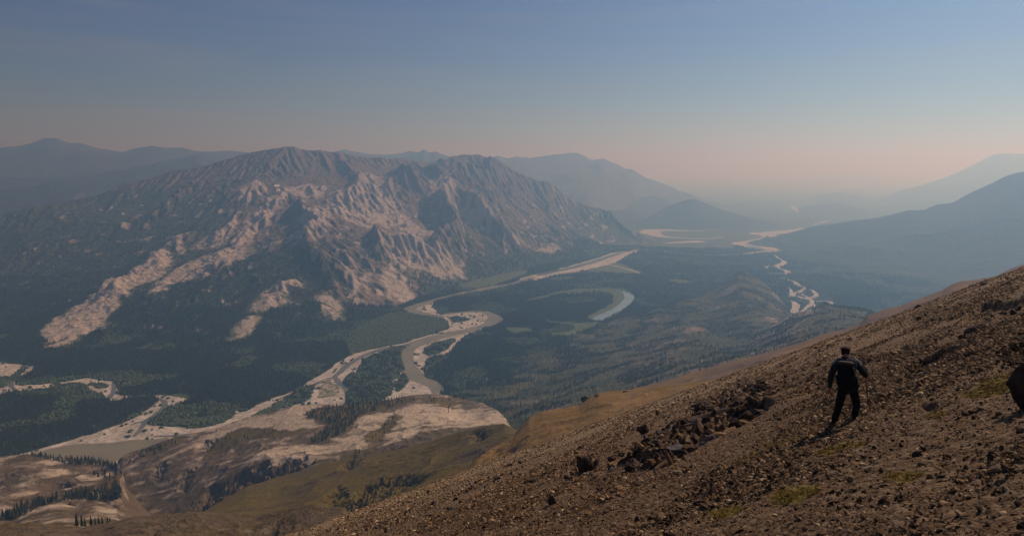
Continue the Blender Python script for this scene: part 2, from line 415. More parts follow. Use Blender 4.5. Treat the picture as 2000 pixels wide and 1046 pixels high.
up_px = [[(465, 402), (520, 362), (570, 345), (640, 312), (700, 314), (760, 320), (850, 330), (900, 350), (975, 440), (960, 470), (900, 535), (810, 592), (700, 595), (670, 560), (640, 500), (570, 500), (480, 530), (440, 500)], [(860, 330), (930, 310), (1010, 332), (1080, 355), (1130, 400), (1180, 445), (1100, 480), (1000, 490), (930, 450)], [(300, 345), (400, 325), (450, 318), (430, 350), (340, 372)]]
UP = np.zeros_like(X)
for p, k in zip([px_poly(q, m1, 1900, 6900) for q in up_px], (1, .9, .6)): UP = np.maximum(UP, k * soft_poly(wx, wy, p, 160))
Z += (sstep(0.2, 0.9, RK) + .6 * UP * env) * 13 * ridged(X / 60, Y / 120, 4, 48)

def erode(Z, cell, drops, steps, batches, seed, rate=0.35, dep=0.2, inertia=0.15, cap=5.0):
    r = np.random.default_rng(seed); n, m = Z.shape; H = (Z / cell).ravel().copy()
    for b in range(batches):
        px = r.uniform(1, m - 2.01, drops); py = r.uniform(1, n - 2.01, drops)
        dx = np.zeros(drops); dy = np.zeros(drops); sed = np.zeros(drops); wat = np.ones(drops); sp = np.ones(drops)
        for k in range(steps):
            ix = px.astype(int); iy = py.astype(int); fx = px - ix; fy = py - iy; i00 = iy * m + ix
            h00 = H[i00]; h10 = H[i00 + 1]; h01 = H[i00 + m]; h11 = H[i00 + m + 1]
            g_x = (h10 - h00) * (1 - fy) + (h11 - h01) * fy; g_y = (h01 - h00) * (1 - fx) + (h11 - h10) * fx
            h = h00 * (1 - fx) * (1 - fy) + h10 * fx * (1 - fy) + h01 * (1 - fx) * fy + h11 * fx * fy
            dx = dx * inertia - g_x * (1 - inertia); dy = dy * inertia - g_y * (1 - inertia)
            L = np.hypot(dx, dy) + 1e-9; dx /= L; dy /= L
            nx = (px + dx).clip(1, m - 2.01); ny = (py + dy).clip(1, n - 2.01)
            jx = nx.astype(int); jy = ny.astype(int); ex = nx - jx; ey = ny - jy; j = jy * m + jx
            hn = H[j] * (1 - ex) * (1 - ey) + H[j + 1] * ex * (1 - ey) + H[j + m] * (1 - ex) * ey + H[j + m + 1] * ex * ey
            dh = hn - h
            c = np.maximum(-dh, 0.005) * sp * wat * cap
            d = np.where(dh > 0, np.minimum(dh, sed), np.where(sed > c, (sed - c) * dep, -np.minimum((c - sed) * rate, np.maximum(-dh, 0))))
            sed -= d
            for off, wt in ((0, (1 - fx) * (1 - fy)), (1, fx * (1 - fy)), (m, (1 - fx) * fy), (m + 1, fx * fy)):
                np.add.at(H, i00 + off, d * wt)
            sp = np.sqrt(np.maximum(sp * sp - dh * 2, 0.05)).clip(0, 3); wat *= 0.97; px, py = nx, ny
        G = H.reshape(n, m); Q = np.pad(G, 1, mode='edge')
        N4 = np.stack([Q[:-2, 1:-1], Q[2:, 1:-1], Q[1:-1, :-2], Q[1:-1, 2:]])
        G = G.clip(N4.min(0) - .15, N4.max(0) + .08); H = (G * .9 + N4.mean(0) * .1).ravel()
    d = (H.reshape(n, m) - Z / cell).clip(-5, 1.5)
    return Z + d * cell
Ze = erode(Z, cell, 16000, 42, 14, 3)
Z = Z + (Ze - Z) * (0.2 + 0.8 * env).clip(0, 1)
Z = np.where(T < 0.02, np.minimum(Z, Z0), Z)
def fine(A):                     # twice as many points each way
    B = np.empty((2 * A.shape[0] - 1, 2 * A.shape[1] - 1)); B[::2, ::2] = A; B[1::2, ::2] = (A[1:] + A[:-1]) / 2
    B[:, 1::2] = (B[:, :-1:2] + B[:, 2::2]) / 2; return B
X, Y, Z, T, RK, RKw, UP, env, wqx, wqy = [fine(A) for A in (X, Y, Z, T, RK, RKw, UP, env, wqx, wqy)]
cell /= 2; gx = X[0]; gy = Y[:, 0]
rockish = np.maximum(RK, .55 * UP)
tx = X * .8 + Y * .6; ty = Y * .8 - X * .6
crag = ridged(tx / 55 + .6 * perlin(X / 40, Y / 40, 61), ty / 26 + .6 * perlin(X / 40, Y / 40, 62), 4, 63)
gul = ridged(wqx / 52 + .9 * fbm(X / 130, Y / 130, 3, 66), wqy / 210, 3, 65)
Z = Z + env * rockish * (12 * (crag - .3) + 10 * (gul - .3) * (1 - sstep(.6, .85, T))) + env * 3.0 * fbm(X / 20, Y / 20, 2, 58)
Zm1 = np.maximum(Z, -4)
SL, gX, gY = slope_of(X, Y, Z)
zrel = (Z / 700).clip(0, 1)
n_big = fbm(X / 420, Y / 420, 4, 51)
conv = Z - (np.roll(Z, 10, 0) + np.roll(Z, -10, 0) + np.roll(Z, 10, 1) + np.roll(Z, -10, 1)) / 4     # spurs stand out, gullies hold the green
right = sstep(-1800, -600, X)
fr = .5 * fbm(tx / 90, ty / 40, 5, 53) + .5 * fbm(wqx / 36, wqy / 150, 4, 54)
sp_ = sstep(.20, .40, fbm(X / 62, Y / 90, 4, 56)) * sstep(-3300, -2300, X) * sstep(.02, .12, T) * (1 - sstep(.5, .8, zrel))
R_ = 0.08 + 0.45 * sstep(0.35, 0.65, SL) * sstep(0.18, 0.5, zrel) + 0.22 * sstep(0.5, 0.85, zrel) * (0.3 + 0.7 * right) + 0.30 * n_big + 0.018 * conv.clip(-9, 9) - .2 * (1 - right) * (1 - sstep(.6, .9, zrel))
R_ = R_ + .42 * UP + .40 * RKw + .75 * fr * (.25 + UP)
G_ = (.82 + .16 * (1 - right)) * RK + .02 * UP + 1.15 * fr * np.maximum(RK, .48 * UP) + (.006 + .010 * right) * conv.clip(-9, 9) * np.maximum(RK, UP)
G_ = np.maximum(G_, .72 * sp_ * (.35 + sstep(.1, .35, SL)))
M1 = grid_mesh('limestone_mountain', X, Y, Zm1, M_mount, (R_.clip(0, 1), G_.clip(0, 1), zrel))
tag(M1, kind='structure')
def m1_z(x, y):
    i = ((x - gx[0]) / cell); j = ((y - gy[0]) / cell)
    ok = (i > 0) & (i < len(gx) - 2) & (j > 0) & (j < len(gy) - 2)
    i = i.clip(0, len(gx) - 2); j = j.clip(0, len(gy) - 2); a = i.astype(int); b = j.astype(int); u = i - a; v = j - b
    z = Zm1[b, a] * (1 - u) * (1 - v) + Zm1[b, a + 1] * u * (1 - v) + Zm1[b + 1, a] * (1 - u) * v + Zm1[b + 1, a + 1] * u * v
    return np.where(ok, z, -4), (RK + 0.6 * (R_ > 0.5))[b, a] * ok

# farther ranges
def far(name, crest, foot, seed, amp=0.10, unit=1500, na=260, nd=90, mat=M_far, back=0.5, rock=0.3, power=1.0, jag=0.012, edge=0.12):
    if isinstance(foot, (int, float)): foot = [(crest[0][0], foot, 0), (crest[-1][0], foot, 0)]
    def ft(x, y, D):
        Dn = float(np.interp(x, [p[0] for p in crest], [p[2] for p in crest])) * .72; D = float(floor_D(x, y)); D = D if 0 < D < Dn * 1.35 else Dn; q = -CAMZ / D; return (x, 523 - F * (q * CP + SP) / (CP - q * SP), D)
    foot = [ft(*p) for p in foot] 
    fn, tt = ramp(crest, foot, back=back, R=200, power=power, edge=edge)
    a, _ = ray(np.array([crest[0][0], crest[-1][0]]), np.array([500, 500])); wd = a[1] - a[0]
    Dm = min(p[2] for p in foot); DM = max(p[2] for p in crest)
    X, Y = polar(a[0] - 0.05 * wd - .02, a[1] + 0.05 * wd + .02, na, Dm * 0.95, DM * 1.18, nd)
    T = tt(X, Y); Z0 = fn(X, Y); hh = np.maximum(Z0, 0)
    e = sstep(0, 0.3, T) * (1 - 0.8 * sstep(0.8, 1.0, T))
    wx = X + unit * .25 * fbm(X / unit, Y / unit, 3, seed + 5); wy = Y + unit * .25 * fbm(X / unit, Y / unit, 3, seed + 6)
    rn = ridged(wx / unit, wy / (unit * 1.3), 6, seed)
    Z = Z0 + e * (rn - 0.35) * amp * np.maximum(hh.max(), 1) * 2 + jag * hh * fbm(X / (unit * .12), Y / (unit * .5), 4, seed + 9) * sstep(0.5, 0.9, T)
    SL, _, _ = slope_of(X, Y, Z)
    R = rock + 0.5 * sstep(0.3, 0.6, SL) + 0.3 * fbm(X / unit, Y / unit, 3, seed + 3)
    o = grid_mesh(name, X, Y, np.maximum(Z, -4), mat, (R.clip(0, 1), 0.0 * R, 0 * R))
    tag(o, kind='structure'); return fn

def prof(pts, D): return [(x, y, D if not callable(D) else D(x)) for x, y in pts]
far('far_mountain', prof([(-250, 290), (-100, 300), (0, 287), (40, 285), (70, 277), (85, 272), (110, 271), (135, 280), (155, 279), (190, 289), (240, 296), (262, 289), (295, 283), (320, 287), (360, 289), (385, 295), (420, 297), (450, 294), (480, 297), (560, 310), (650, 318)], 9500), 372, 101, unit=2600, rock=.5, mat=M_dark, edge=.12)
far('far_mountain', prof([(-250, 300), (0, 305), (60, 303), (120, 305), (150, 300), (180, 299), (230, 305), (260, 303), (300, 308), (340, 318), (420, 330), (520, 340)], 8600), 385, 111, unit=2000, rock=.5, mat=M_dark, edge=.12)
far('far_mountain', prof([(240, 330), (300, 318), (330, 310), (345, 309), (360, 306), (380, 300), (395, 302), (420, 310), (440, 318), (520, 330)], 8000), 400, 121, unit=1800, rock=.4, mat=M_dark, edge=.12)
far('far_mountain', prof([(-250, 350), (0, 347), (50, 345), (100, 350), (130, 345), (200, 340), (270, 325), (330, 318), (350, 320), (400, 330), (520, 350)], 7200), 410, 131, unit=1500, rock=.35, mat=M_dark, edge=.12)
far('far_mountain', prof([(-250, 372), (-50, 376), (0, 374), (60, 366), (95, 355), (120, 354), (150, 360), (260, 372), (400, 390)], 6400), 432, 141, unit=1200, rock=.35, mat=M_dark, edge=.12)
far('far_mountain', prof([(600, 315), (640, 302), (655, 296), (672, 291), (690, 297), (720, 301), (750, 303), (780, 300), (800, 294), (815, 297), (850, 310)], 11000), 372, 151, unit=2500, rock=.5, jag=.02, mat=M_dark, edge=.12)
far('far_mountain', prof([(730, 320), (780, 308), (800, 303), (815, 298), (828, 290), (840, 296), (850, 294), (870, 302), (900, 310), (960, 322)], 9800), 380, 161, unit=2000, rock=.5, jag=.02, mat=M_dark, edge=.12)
far('far_mountain', prof([(860, 330), (940, 316), (972, 304), (990, 309), (1010, 306), (1040, 307), (1060, 305), (1075, 302), (1115, 298), (1135, 303), (1158, 311), (1178, 308), (1200, 318), (1225, 331), (1235, 330),
     (1262, 347), (1300, 360), (1330, 375), (1380, 392), (1440, 405)], lambda x: 9800 + (x - 860) * 3), [(860, 425, 0), (1150, 428, 0), (1300, 418, 0), (1440, 408, 0)], 171, unit=1700, rock=.35, amp=.14, jag=.02)
far('wooded_far_hill', prof([(1120, 410), (1180, 398), (1240, 388), (1275, 381), (1300, 388), (1340, 405), (1380, 422)], 10000), 428, 181, unit=1200, rock=.1)
far('wooded_far_hill', prof([(1080, 420), (1150, 408), (1230, 412), (1300, 425), (1360, 438)], 8500), 441, 185, unit=900, rock=.1)
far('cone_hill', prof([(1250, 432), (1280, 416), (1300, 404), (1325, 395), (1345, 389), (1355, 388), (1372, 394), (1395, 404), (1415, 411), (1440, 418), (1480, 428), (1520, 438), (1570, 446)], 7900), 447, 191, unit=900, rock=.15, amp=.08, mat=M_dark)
far('wooded_far_hill', prof([(1540, 400), (1570, 392), (1600, 381), (1625, 376), (1645, 375), (1680, 382), (1710, 393), (1760, 405)], 14500), 402, 201, unit=1500, rock=.1)
far('wooded_far_hill', prof([(1540, 420), (1570, 403), (1600, 398), (1640, 397), (1680, 405), (1720, 416), (1760, 421)], 10600), 422, 211, unit=1200, rock=.1)
far('wooded_far_hill', prof([(1560, 442), (1590, 436), (1620, 434), (1650, 438), (1700, 445)], 8000), 447, 221, unit=700, rock=.1)
far('far_mountain', prof([(1240, 355), (1300, 352), (1322, 352), (1350, 366), (1400, 362), (1440, 352), (1500, 358), (1560, 350), (1585, 342), (1610, 338), (1630, 341), (1650, 339), (1700, 342), (1780, 345), (1850, 360)], 40000), 348, 231, unit=3500, rock=.4)
far('far_mountain', prof([(1700, 392), (1760, 372), (1800, 362), (1850, 345), (1900, 322), (1935, 303), (1960, 298), (2000, 300), (2100, 290), (2250, 292)], 14500), 385, 241, unit=2500, rock=.4)
m3_crest = [(1480, 470, 5900), (1540, 455, 5900), (1580, 444, 5850), (1620, 438, 5800), (1665, 431, 5700), (1700, 427, 5600), (1740, 420, 5500), (1778, 410, 5450), (1785, 411, 5440), (1808, 409, 5400), (1815, 405, 5400), (1830, 399, 5350), (1860, 395, 5300), (1900, 373, 5200),
            (1925, 362, 5150), (1960, 345, 5100), (1985, 337, 5050), (2010, 334, 5000), (2100, 310, 4900), (2300, 290, 4800)]
m3_foot = [(1480, 483, 0), (1510, 490, 0), (1525, 500, 0), (1545, 520, 0), (1560, 545, 0), (1600, 572, 0), (1640, 595, 0), (1720, 620, 0), (1900, 640, 0), (2300, 660, 0)]
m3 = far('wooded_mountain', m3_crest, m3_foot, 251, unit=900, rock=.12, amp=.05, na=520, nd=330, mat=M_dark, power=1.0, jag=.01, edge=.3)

# wooded hills on our side of the valley
def hill(name, crest, front, seed, mat, amp, unit, na, nd, masks, D0=None, D1=None, back=0.5, R=60, power=1.0, edge=0.5, crestamp=0.25, extra=None, kind=True, wig=0.0):
    fn, tt = ramp(crest, front, back=back, R=R, power=power, edge=edge, wig=wig)
    a, _ = ray(np.array([crest[0][0], crest[-1][0]]), np.array([700, 700])); wd = a[1] - a[0]
    D0 = D0 or min(p[2] for p in front) * 0.8; D1 = D1 or max(p[2] for p in crest) * 1.25
    def full(X, Y, hi=True):
        T = tt(X, Y); Z0 = fn(X, Y); e = crestamp + (1 - crestamp) * (1 - sstep(0.75, 1.0, T)) * sstep(-.2, .3, T)
        wx = X + unit * .3 * perlin(X / unit, Y / unit, seed + 5); wy = Y + unit * .3 * perlin(X / unit, Y / unit, seed + 6)
        Z = Z0 + e * amp * (1.3 * fbm(wx / unit, wy / unit, 6 if hi else 3, seed) + 0.8 * (ridged(wx / (unit * .6), wy / (unit * .6), 5, seed + 2) - .35))
        if extra: Z = Z + extra(X, Y, T)
        return Z
    X, Y = polar(a[0] - .03, a[1] + .03, na, D0, D1, nd)
    Z = full(X, Y); SL, _, _ = slope_of(X, Y, Z)
    o = grid_mesh(name, X, Y, np.maximum(Z, -4), mat, masks(X, Y, Z, SL, tt(X, Y)))
    if kind: tag(o, kind='structure')
    return full, fn
def m_low(seed, bare):
    def f(X, Y, Z, SL, T):
        n = fbm(X / 150, Y / 260, 5, seed) + 0 * X
        for q in ([(1300, 657), (1330, 641), (1350, 634), (1385, 645), (1398, 656), (1350, 668), (1320, 675)], [(1555, 618), (1590, 602), (1605, 593), (1640, 600), (1620, 612), (1580, 625)], [(1540, 648), (1580, 636), (1610, 640), (1590, 655), (1550, 660)]):
            a, b = floor_pts(q).T; k = np.array([(2250 if y > 634 and x < 1500 else 1880) for x, y in q], float); w_ = np.stack([a / b * k, k + np.array([(650 - y) * 4 for x, y in q])], 1)
            n = n + .55 * soft_poly(X, Y, smooth_closed(w_, 2), 40)
        return ((bare + 0.9 * n + 0.5 * sstep(.35, .6, SL)).clip(0, 1), (0.0 + 0.8 * sstep(.15, .5, n) * sstep(.3, .6, SL)).clip(0, 1), 0 * X)
    return f
kn_full, kn = hill('rock_knob_hill', [(1060, 668, 2500), (1120, 648, 2650), (1180, 628, 2800), (1260, 612, 2900), (1300, 595, 2900), (1330, 584, 2950), (1360, 582, 2950), (1400, 562, 3100), (1430, 540, 3200), (1442, 531, 3200), (1455, 530, 3200), (1463, 535, 3200), (1480, 545, 3150), (1510, 565, 3050), (1530, 590, 2950), (1545, 612, 2850), (1570, 632, 2600)],
    [(1060, 705, 2080), (1300, 690, 1950), (1450, 650, 1950), (1570, 645, 1900)], 301, M_low, 16, 260, 420, 320, m_low(302, .02), back=.5, edge=.35)
low_full, lowf = hill('wooded_hill', [(640, 830, 1560), (830, 776, 1700), (880, 768, 1780), (960, 748, 1880), (1050, 716, 2040), (1150, 684, 2240), (1250, 655, 2350), (1290, 645, 2300), (1320, 636, 2270), (1345, 632, 2250), (1370, 637, 2220), (1390, 648, 2150), (1420, 655, 2100), (1480, 650, 2050), (1520, 630, 1980), (1545, 612, 1930), (1575, 606, 1900), (1590, 600, 1900), (1603, 592, 1900), (1612, 591, 1900), (1630, 598, 1880), (1660, 600, 1850), (1690, 602, 1830), (1730, 618, 1750), (1800, 645, 1700), (2100, 680, 1600)],
    [(640, 900, 1250), (830, 860, 1250), (1000, 820, 1250), (1200, 770, 1200), (1400, 720, 1100), (1600, 670, 1000), (1800, 690, 950), (2100, 720, 950)], 311, M_low, 14, 230, 560, 320, m_low(312, .16), back=.5, edge=.5)

# limestone terraces below us
def terr_masks(green, pale, grassy, polys_pale=(), fn=None):
    def f(X, Y, Z, SL, T):
        n = fbm(X / 130, Y / 60, 4, 401); n2 = fbm(X / 60, Y / 45, 4, 402)
        R = (0.62 - green + 0.7 * n + 0.5 * sstep(.45, .8, SL)).clip(0, 1)
        Pm = (pale + 0.8 * n2 + .25 * n - 0.25 * sstep(.5, .9, SL)).clip(0, 1)
        G = (grassy + 0.7 * fbm(X / 90, Y / 90, 4, 403)).clip(0, 1)
        return R, Pm, G
    return f
terr_crest = [(228, 900, 1430), (240, 890, 1440), (262, 880, 1450), (300, 868, 1450), (340, 855, 1450), (380, 846, 1450), (420, 836, 1450), (460, 822, 1450), (500, 811, 1450), (560, 796, 1450), (620, 788, 1450), (680, 790, 1450), (700, 787, 1450), (760, 779, 1480), (800, 772, 1500), (850, 768, 1500), (900, 778, 1480), (945, 787, 1420), (970, 800, 1350), (985, 813, 1280), (996, 830, 1200), (1010, 850, 1150)]
terr_front = [(228, 1030, 720), (400, 1030, 660), (600, 1010, 700), (800, 900, 900), (1010, 900, 850)]
cliff = None
def terr_extra(X, Y, T):
    # gully cut beside the terrace and the broken cliff under its rim
    k = soft_poly(X + 10 * perlin(X / 25, Y / 25, 77), Y + 14 * perlin(X / 25, Y / 25, 78), cliff_poly, 22)
    r = ridged(X / 34, Y / 34, 5, 79)
    b = sum(soft_poly(X + 14 * fbm(X / 20, Y / 20, 4, 71), Y + 22 * fbm(X / 20, Y / 20, 4, 72), p, 9) for p in small_cliffs)
    r2 = ridged(X / 13, Y / 16, 4, 81)
    a_ = X / Y
    dz = 58 * sstep(-.335, -.53, a_) * (1 - sstep(.45, .9, T)) * sstep(-.1, .2, T)
    return -dz - k * (10 + 11 * r + 13 * r2 + 5 * ridged(X / 5, Y / 6, 3, 83)) - b * (3 + 9 * r2) + (1.4 + 2.2 * (1 - sstep(.25, .6, T))) * ridged(X / 22, Y / 40, 4, 80)
_f, _t = ramp(terr_crest, terr_front, back=.7, R=60, edge=.9)
cliff_poly = px_poly([(400, 1000), (370, 960), (400, 930), (450, 915), (500, 905), (545, 902), (590, 900), (595, 908), (570, 922), (560, 950), (530, 985), (480, 1000)], _f, 600, 1500)
small_cliffs = [px_poly(p, _f, 600, 1500) for p in ([(208, 899), (240, 887), (268, 879), (305, 871), (314, 877), (288, 889), (265, 899), (240, 903)], [(355, 905), (372, 900), (368, 915), (352, 925)], [(330, 960), (352, 948), (362, 956), (340, 972)], [(395, 862), (415, 860), (410, 872), (392, 874)], [(300, 905), (318, 895), (322, 902), (305, 915)])]
tree_px = [  # stands of spruce on the terraces: outline, number, label
 ([(598, 808), (640, 795), (720, 782), (800, 776), (812, 782), (760, 795), (720, 805), (700, 815), (690, 828), (668, 846), (640, 858), (615, 866), (608, 858), (635, 838), (640, 825), (615, 818)], 120, 'T', 'dark spruce in the broad wooded belt climbing the pale limestone terrace'),
 ([(772, 806), (782, 815), (768, 835), (750, 852), (725, 862), (722, 850), (745, 832)], 26, 'T', 'small spruce in the narrow tree strip crossing bare pale limestone'),
 ([(835, 776), (870, 772), (905, 778), (900, 786), (860, 788), (838, 786)], 16, 'T', 'spruce on the rounded rim of the limestone terrace above the river bend'),
 ([(868, 792), (885, 790), (890, 800), (875, 806)], 5, 'T', 'scattered spruce in the green hollow near the terrace rim'),
 ([(690, 886), (706, 878), (730, 874), (728, 884), (708, 894), (693, 898)], 9, 'T', 'young spruce at the grassy lower edge of the pale limestone'),
 ([(445, 845), (500, 836), (560, 838), (590, 832), (596, 838), (560, 848), (500, 852), (440, 870), (400, 884)], 16, 'T', 'stunted spruce scattered over the streaky bare terrace slope'),
 ([(280, 880), (305, 868), (345, 855), (352, 860), (318, 880), (290, 892)], 12, 'T', 'spruce on the crest above the shadowed gully cliff'),
 ([(45, 886), (90, 886), (130, 892), (175, 896), (215, 902), (232, 908), (220, 914), (180, 908), (130, 905), (95, 897)], 44, 'L', 'spruce in the dense band across the head of the rounded brown knoll'),
 ([(165, 912), (200, 918), (230, 925), (225, 940), (200, 938), (170, 924)], 16, 'L', 'small spruce scattered on the gravelly slope beside the dry creek'),
 ([(0, 1015), (15, 1000), (50, 985), (90, 972), (130, 966), (170, 958), (232, 952), (238, 966), (225, 975), (180, 976), (120, 978), (70, 992), (35, 1012)], 62, 'L', 'black spruce in the curving belt between the brown knoll and the creek'),
]
pale_w = [px_poly(p, _f, 600, 1550) for p in ([(440, 832), (500, 813), (560, 799), (620, 791), (600, 808), (622, 832), (560, 842), (500, 852), (440, 852), (400, 870), (370, 868)],
    [(690, 818), (770, 802), (800, 790), (860, 790), (930, 802), (962, 830), (880, 842), (800, 855), (740, 872), (650, 884), (640, 866), (700, 842)], [(540, 872), (600, 868), (640, 880), (665, 892), (600, 906), (540, 900), (480, 905), (500, 882)], [(960, 800), (990, 815), (998, 835), (975, 830)])]
stand_w = [px_poly(q[0], _f, 600, 1550) for q in tree_px if q[2] == 'T' and q[1] > 8]
def t_masks(X, Y, Z, SL, T):
    n = fbm(X / 110, Y / 50, 5, 401); n2 = fbm(X / 40, Y / 26, 5, 402); pl = sum(soft_poly(X, Y, p, 22) for p in pale_w).clip(0, 1); up = sstep(.3, .75, T)
    R = .70 + .5 * n - .12 * (1 - up); Pm = -.10 + .42 * up + .52 * pl + .8 * n2 + .2 * n - .5 * sstep(.5, .9, SL)
    G = .12 + .8 * fbm(X / 70, Y / 34, 5, 403) - .25 * pl
    st = sum(soft_poly(X + 14 * fbm(X / 20, Y / 20, 3, 406), Y, p, 12) for p in stand_w).clip(0, 1)
    return (R - .5 * st).clip(0, 1), (Pm - .9 * st).clip(0, 1), (G + .7 * st).clip(0, 1)
terr_full, terr = hill('limestone_terrace', terr_crest, terr_front, 321, M_terr, 7, 150, 900, 420, t_masks, back=.7, edge=.75, extra=terr_extra, D0=560, D1=1800, wig=.010)
leftk_crest = [(-260, 925, 1150), (-120, 905, 1230), (0, 891, 1250), (50, 885, 1250), (100, 890, 1230), (160, 893, 1230), (200, 900, 1200), (228, 908, 1150), (240, 925, 1080), (247, 960, 1000)]
left_full, leftk = hill('rounded_knoll', leftk_crest, [(-260, 1060, 600), (0, 1060, 600), (150, 1050, 620), (247, 1040, 640)], 331, M_terr, 11, 120, 520, 420, terr_masks(.0, .30, -.1), back=.7, edge=1.3, D0=480, D1=1500,
    extra=lambda X, Y, T: 7 * np.exp(-(((X + 560) / 90) ** 2 + ((Y - 980) / 110) ** 2)))
lobe_full, lobe = hill('limestone_lobe', [(20, 1030, 760), (45, 1008, 800), (70, 992, 840), (95, 983, 850), (120, 981, 850), (145, 986, 850), (165, 978, 860), (185, 975, 860), (205, 981, 850), (228, 992, 820), (240, 1010, 780)], [(20, 1060, 520), (240, 1060, 520)], 341, M_terr, 3, 60, 260, 200, terr_masks(.1, .40, -.2), back=.8, edge=1.2, D0=420, D1=1000)
cp = march(np.array([233, 236, 241, 238, 243, 247.]), np.array([900, 914, 930, 945, 960, 974.]), lambda a, b: left_full(a, b) * 1.0, 560, 1500, 900)
c_ = np.stack(cp, 1); c_ = smooth_open(c_[~np.isnan(c_[:, 0])], 8); nn_ = len(c_)
vv = []
for sd_ in (-1, -.4, .4, 1):
    x_ = c_[:, 0] + sd_ * (3.2 + 2.2 * perlin(np.arange(nn_) / 3.0, np.zeros(nn_) + sd_, 88)); vv += [(a, b, z) for a, b, z in zip(x_, c_[:, 1], np.maximum(left_full(x_, c_[:, 1]), terr_full(x_, c_[:, 1])) + 0.7)]
tag(mesh_from('dry_creek', vv, [(k * nn_ + i, (k + 1) * nn_ + i, (k + 1) * nn_ + i + 1, k * nn_ + i + 1) for k in range(3) for i in range(nn_ - 1)], plain('creek_gravel', (.30, .235, .18), (.16, .12, .09), 1 / 4, .6, 1), True), kind='structure')
grass_crest = [(380, 1010, 780), (420, 985, 840), (480, 950, 900), (560, 925, 950), (640, 903, 930), (700, 893, 900), (750, 882, 880), (800, 872, 850), (850, 858, 820), (900, 842, 780), (925, 836, 760), (950, 829, 740), (985, 826, 700), (1003, 836, 650), (1050, 860, 600)]
g_cl = None
_g, _gt = ramp(grass_crest, [(380, 1060, 420), (560, 1050, 420), (700, 1010, 420), (850, 960, 420), (1050, 890, 420)], back=.7, R=60, edge=.6)
g_cl = [px_poly(p, _g, 300, 950) for p in ([(655, 985), (690, 958), (760, 930), (812, 928), (820, 945), (780, 960), (735, 985), (690, 1010), (665, 1012)], [(738, 884), (752, 880), (752, 895), (740, 905)], [(640, 975), (660, 948), (668, 955), (650, 985)], [(765, 876), (778, 873), (780, 882), (768, 886)], [(670, 905), (690, 893), (700, 897), (680, 920)], [(925, 842), (940, 846), (945, 856), (930, 852)], [(660, 1000), (690, 968), (700, 975), (690, 1000)])]
grass_full, grassf = hill('grassy_hill', grass_crest, [(380, 1060, 420), (560, 1050, 420), (700, 1010, 420), (850, 960, 420), (1050, 890, 420)], 351, M_terr, 5, 110, 700, 400,
    terr_masks(.35, -.25, .62), back=.7, edge=.6, D0=330, D1=1150,
    extra=lambda X, Y, T: -sum(soft_poly(X + 12 * fbm(X / 24, Y / 24, 4, 74), Y + 16 * fbm(X / 24, Y / 24, 4, 75), p, 9) for p in g_cl) * (3 + 9 * ridged(X / 16, Y / 16, 5, 76) + 5 * ridged(X / 6, Y / 6, 3, 77)))
near_full, neark = hill('brown_knoll', [(-150, 1035, 430), (0, 1023, 430), (60, 1021, 430), (110, 1025, 430), (160, 1029, 430), (215, 1018, 430), (260, 1010, 430), (320, 1003, 430), (380, 999, 430), (440, 1003, 430), (500, 1005, 420), (530, 1000, 410), (560, 994, 400), (600, 988, 390), (620, 987, 390), (645, 992, 380), (670, 993, 375), (690, 1005, 370), (720, 1030, 360)],
    [(-150, 1130, 220), (300, 1120, 220), (720, 1120, 220)], 361, M_terr, 4.5, 46, 720, 320, terr_masks(.02, .08, .12), back=.8, edge=1.0, D0=180, D1=560,
    extra=lambda X, Y, T: 0.9 * ridged(X / 14, Y / 9, 4, 82) * sstep(0, .4, T))
def m_brown(bare, seed, grassy=0.1):
    def f(X, Y, Z, SL, T):
        n = fbm(X / 50, Y / 50, 4, seed); return ((bare + .8 * n + .5 * sstep(.6, .9, SL)).clip(0, 1), (-.1 + .8 * fbm(X / 35, Y / 35, 3, seed + 4)).clip(0, 1), (grassy + .8 * fbm(X / 40, Y / 40, 3, seed + 8)).clip(0, 1))
    return f
purple_full, _p = hill('brown_shoulder', [(1180, 790, 760), (1240, 758, 790), (1290, 746, 780), (1350, 729, 750), (1400, 712, 730), (1450, 699, 720), (1500, 688, 700), (1560, 670, 690), (1620, 648, 680), (1655, 640, 670), (1680, 630, 665), (1695, 615, 660), (1730, 604, 655), (1760, 597, 650), (1800, 582, 645), (1840, 566, 640), (1862, 553, 640), (1880, 548, 640), (1910, 545, 640), (1945, 539, 640), (1975, 524, 640), (2010, 512, 640), (2120, 470, 640)],
    [(1180, 850, 450), (1500, 770, 420), (1700, 700, 400), (2000, 610, 380), (2120, 570, 380)], 371, M_brown, 4, 80, 620, 220, m_brown(.55, 372, .0), back=.8, edge=.6, D0=330, D1=900)
_r0, _rt = ramp([(880, 960, 320), (905, 918, 335), (1004, 815, 415), (1060, 798, 430), (1560, 700, 360)], [(880, 985, 215), (1000, 920, 200), (1200, 855, 200), (1480, 765, 200), (1560, 740, 200)], back=.9, R=30, edge=.8)
r_cl = px_poly([(905, 912), (925, 888), (960, 868), (1000, 855), (1015, 862), (1000, 880), (965, 895), (930, 912)], _r0, 150, 500)
